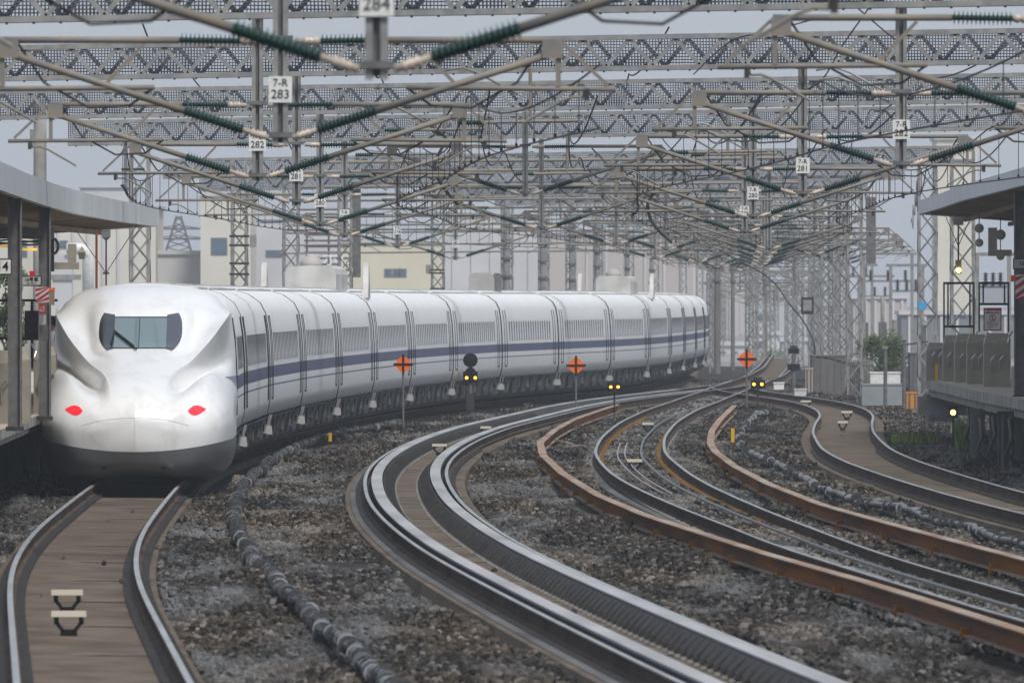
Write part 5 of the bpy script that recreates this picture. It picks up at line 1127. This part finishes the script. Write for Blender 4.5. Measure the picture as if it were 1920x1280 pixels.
# pylon in the gap
def pylon(x, y0, y1, D, w, lab):
    a = P(x, y1, D); s = sc(D); h = (y1-y0)/s; t = MB()
    for s_ in (-1, 1): t.bar((s_*w, 0, 0), (s_*w*.12, 0, h), .15, .15, M_galvd)
    k = 0
    for z in np.arange(0, h*.9, h/8):
        f = lambda z_: w*(1-.88*z_/h); t.bar((-f(z), 0, z), (f(z+h/8), 0, z+h/8), .08, .08, M_galvd); t.bar((f(z), 0, z), (-f(z+h/8), 0, z+h/8), .08, .08, M_galvd)
    for z, ww in ((h*.55, w*1.9), (h*.75, w*1.4)): t.bar((-ww, 0, z), (ww, 0, z), .14, .14, M_galvd); t.bar((-ww, 0, z), (0, 0, z+h*.07), .07, .07, M_galvd); t.bar((ww, 0, z), (0, 0, z+h*.07), .07, .07, M_galvd)
    tag(t.build('power_pylon', loc=a), lab, 'pylon')
pylon(335, 405, 500, 1000, 1.2, 'faint power pylon standing in the blue gap between the buildings')
# round ducts left
t = empty('roof_duct', 'thick white curved duct above the left side of the train', 'duct', P(165, 545, 800)); s = sc(800); m = MB(); m.tube([(0, 0, -1), (0, 0, 1.9), (-.1, 0, 2.2), (-.4, 0, 2.35), (-1.2, 0, 2.35)], .32, M_white, 12); m.build('pipe', t, smooth=True); MB().box(-2.0, -.9, 0, 1, -1, 2.0, M_b2).box(-2.6, -.4, -.1, .5, .6, .9, M_galv).build('plinth', t)
# blue rooftop sign lettering
D = 850; s = sc(D); t = empty('shop_sign', 'dark blue rooftop sign frame with white Japanese lettering behind the pantograph cover', 'sign', P(605, 480, D)); m = MB()
for z in np.arange(-.9, 1.2, .35): m.box(-1.1, 2.0, 0, .05, z, z+.12, mat('frame_brown', (.10, .08, .08), .7))
for X in (-1.0, .3, 1.6): m.box(X, X+.12, .06, .16, -2.6, 1.2, MATS['frame_brown'])
m.build('frame', t); text('lettering', 'モホロ', .95, M_white, t, (.45, -.02, -.25), sx=1.1, bold=.01)
# substation frames right
for i, (x, w, D, y0) in enumerate([(1600, 70, 700, 470), (1665, 90, 650, 478), (1700, 60, 620, 500), (1862, 60, 500, 480), (1640, 60, 760, 520)]):
    s = sc(D); a = P(x, 0, D); h = (YH-y0)/s+H+.3; W_ = w/s; t = empty('substation_frame', f'pale steel substation frame, {["leftmost","widest, with round insulators","in front of the blue plate","right, under the canopy edge","lowest and farthest"][i]}', 'frame', (a.x, D, -.3), 0, 'substation frames'); m = MB()
    for X in (-W_/2, W_/2): m.box(X-.07, X+.07, -.07, .07, 0, h, M_galv)
    m.box(-W_/2-.2, W_/2+.2, -.06, .06, h+.001, h+.12, M_galv); m.box(-W_/2+.071, W_/2-.071, -.05, .05, h*.78, h*.78+.1, M_galv); m.build('frame', t)
    for X in np.linspace(-W_/2+.3, W_/2-.3, 3):
        q = MB(); insulator(q, (X, 0, h*.78+.1), (X, 0, h*.78+.55), .05, .12, 5, M_galvd); q.build('insulator', t)
for i, (x, D, y0, w) in enumerate([(1655, 620, 555, .35), (1678, 640, 600, .5), (1730, 600, 560, .3), (1620, 660, 560, .4)]):
    a = P(x, 0, D); s = sc(D); h = (YH-y0)/s+H+.3; m = MB(); m.box(-w/2, w/2, 0, w, 0, h*.7, M_galvd); m.tube([(0, w/2, h*.7), (0, w/2, h)], w*.25, M_conc, 10); tag(m.build('transformer', loc=(a.x, D, -.3)), f'grey transformer column in the substation, {ORD[i]} in size' if False else ['grey transformer column left of the shed', 'widest grey transformer column behind the shed', 'slim grey transformer column behind the wire fence', 'grey transformer column beside the tree'][i], 'transformer')
tag(MB().box(-.12, .12, 0, .05, -.10, .10, mat('plate_blue', (.05, .35, .65), .5)).build('blue_plate', loc=P(1730, 573, 425)), 'small bright blue plate on the right lattice mast', 'plate')
tag(MB().box(-.22, .22, 0, .2, -.3, .3, M_dark).box(-.15, .15, -.02, -.002, -.18, .2, M_galv).build('equipment_box', loc=P(1514, 573, 500)), 'small dark box with a pale face on the left of the mast cluster', 'box')
# masts' little details: cross brackets
for i, (x, ys, D) in enumerate([(449, (443, 460, 494, 514), 386.5), (820, (506, 512, 541), 529), (250, (318,), 337)]):
    lab = ['dark cross brackets and grey box on the mast behind the train nose', 'cross brackets and box on the mast right of the yellowish building', 'single cross bracket on the mast at the left canopy end'][i]
    t = empty('mast_fitting', lab, 'bracket', (0, 0, 0), 0, 'brackets on the lattice masts')
    for y in ys: a = P(x, y, D); MB().box(a.x-.27, a.x+.27, a.y-.35, a.y-.27, a.z-.03, a.z+.03, M_dark).build('bracket', t)
    if i < 2: a = P(x+(26 if i == 0 else -17), (452 if i == 0 else 505), D); MB().box(a.x-.09, a.x+.09, a.y-.3, a.y-.15, a.z-.17, a.z+.17, M_galv).build('equipment_box', t)
# round white pole top left
tag(MB().tube([(0, 0, 0), (0, 0, 9.6)], [.22, .19], M_conc, 14).box(-.3, -.15, -.1, .1, 8.3, 8.7, M_galv).build('concrete_pole', loc=(P(75, 0, 430).x, 430, -.3)), 'round pale pole rising above the left canopy', 'pole')
# ---------------------------------------------------------------- vegetation
def tree(x, y0, y1, D, wpx, lab, dens_=900, ml=0, fill=1.0):
    s = sc(D); a = P(x, 0, D); z1 = H+(YH-y0)/s; z0 = H+(YH-y1)/s; w = wpx/s/2; t = empty('tree', lab, 'tree', (a.x, D, -.34))
    m = MB(); hh = z1+.34
    m.tube([(0, 0, 0), (.05, 0, hh*.35), (.0, .05, hh*.75)], [.12, .09, .03], M_bark, 8)
    for i in range(7): an = random.uniform(0, 6.28); zz = hh*random.uniform(.25, .6); m.tube([(0, 0, zz), (math.cos(an)*w*.7, math.sin(an)*w*.5, min(hh*.95, zz+hh*.3))], [.05, .012], M_bark, 6)
    m.build('trunk', t)
    m = MB(); cl_ = [(random.uniform(-w, w)*.75, random.uniform(-.8, .8), random.uniform(max(z0+.34, .2), hh), random.uniform(.25, .6)*min(1, w)) for _ in range(22)]
    for _ in range(dens_*3):
        c = random.choice(cl_); v = Vector((random.gauss(0, 1), random.gauss(0, 1), random.gauss(0, .8))).normalized()*c[3]*random.uniform(.4, 1.05)
        p = Vector(c[:3])+v; d1 = Vector((random.uniform(-1, 1), random.uniform(-1, 1), random.uniform(-1, 1))).normalized(); d2 = d1.orthogonal().normalized(); k = random.uniform(.04, .085)
        m.add([p-d1*k, p+d2*k*.5, p+d1*k, p-d2*k*.5], [(0, 1, 2, 3)], random.choice(M_leafs))
    m.build('crown', t)
tree(1655, 632, 720, 560, 90, 'bushy green tree behind the white container on the right', 1500)
tree(20, 505, 650, 420, 90, 'tree with thin green twigs behind the left platform columns', 900)
tree(1450, 690, 720, 900, 60, 'far small shrub right of the diamond sign', 500)
def shrub(x, y0, y1, D, wpx, lab, kind='plant', num=500):
    s = sc(D); a = P(x, y1, D); h = (y1-y0)/s; w = wpx/s/2; m = MB()
    for _ in range(num):
        bx, by = random.uniform(-w, w), random.uniform(-1.5, 1.5); hh = h*random.uniform(.4, 1.1); lean = random.uniform(-.25, .25)*hh; k = random.uniform(.006, .014)
        m.add([(bx-k, by, 0), (bx+k, by, 0), (bx+lean, by+random.uniform(-.1, .1), hh)], [(0, 1, 2)], random.choice([mat('grass_green', (.20, .33, .05), .8), M_leafs[1]]))
    return m.build('grass_tuft', loc=a)
tag(shrub(1715, 808, 828, 348, 85, ''), 'patch of bright green grass on the ballast left of the right platform', 'grass', kind='stuff')
tag(shrub(1806, 775, 850, 335, 16, '', num=350), 'tall green weed growing under the right platform', 'weed')
# ---------------------------------------------------------------- haze
hz = bpy.data.materials.new('haze'); hz.use_nodes = True; n = hz.node_tree.nodes; n.clear(); o_ = n.new('ShaderNodeOutputMaterial'); v = n.new('ShaderNodeVolumePrincipled')
v.inputs['Density'].default_value = .00022; v.inputs['Color'].default_value = (.90, .95, 1, 1); v.inputs['Anisotropy'].default_value = .2
hz.node_tree.links.new(v.outputs[0], o_.inputs['Volume'])
MB().box(-260, 260, -30, 1500, -1.4, 40, hz).build('haze', kind='stuff')
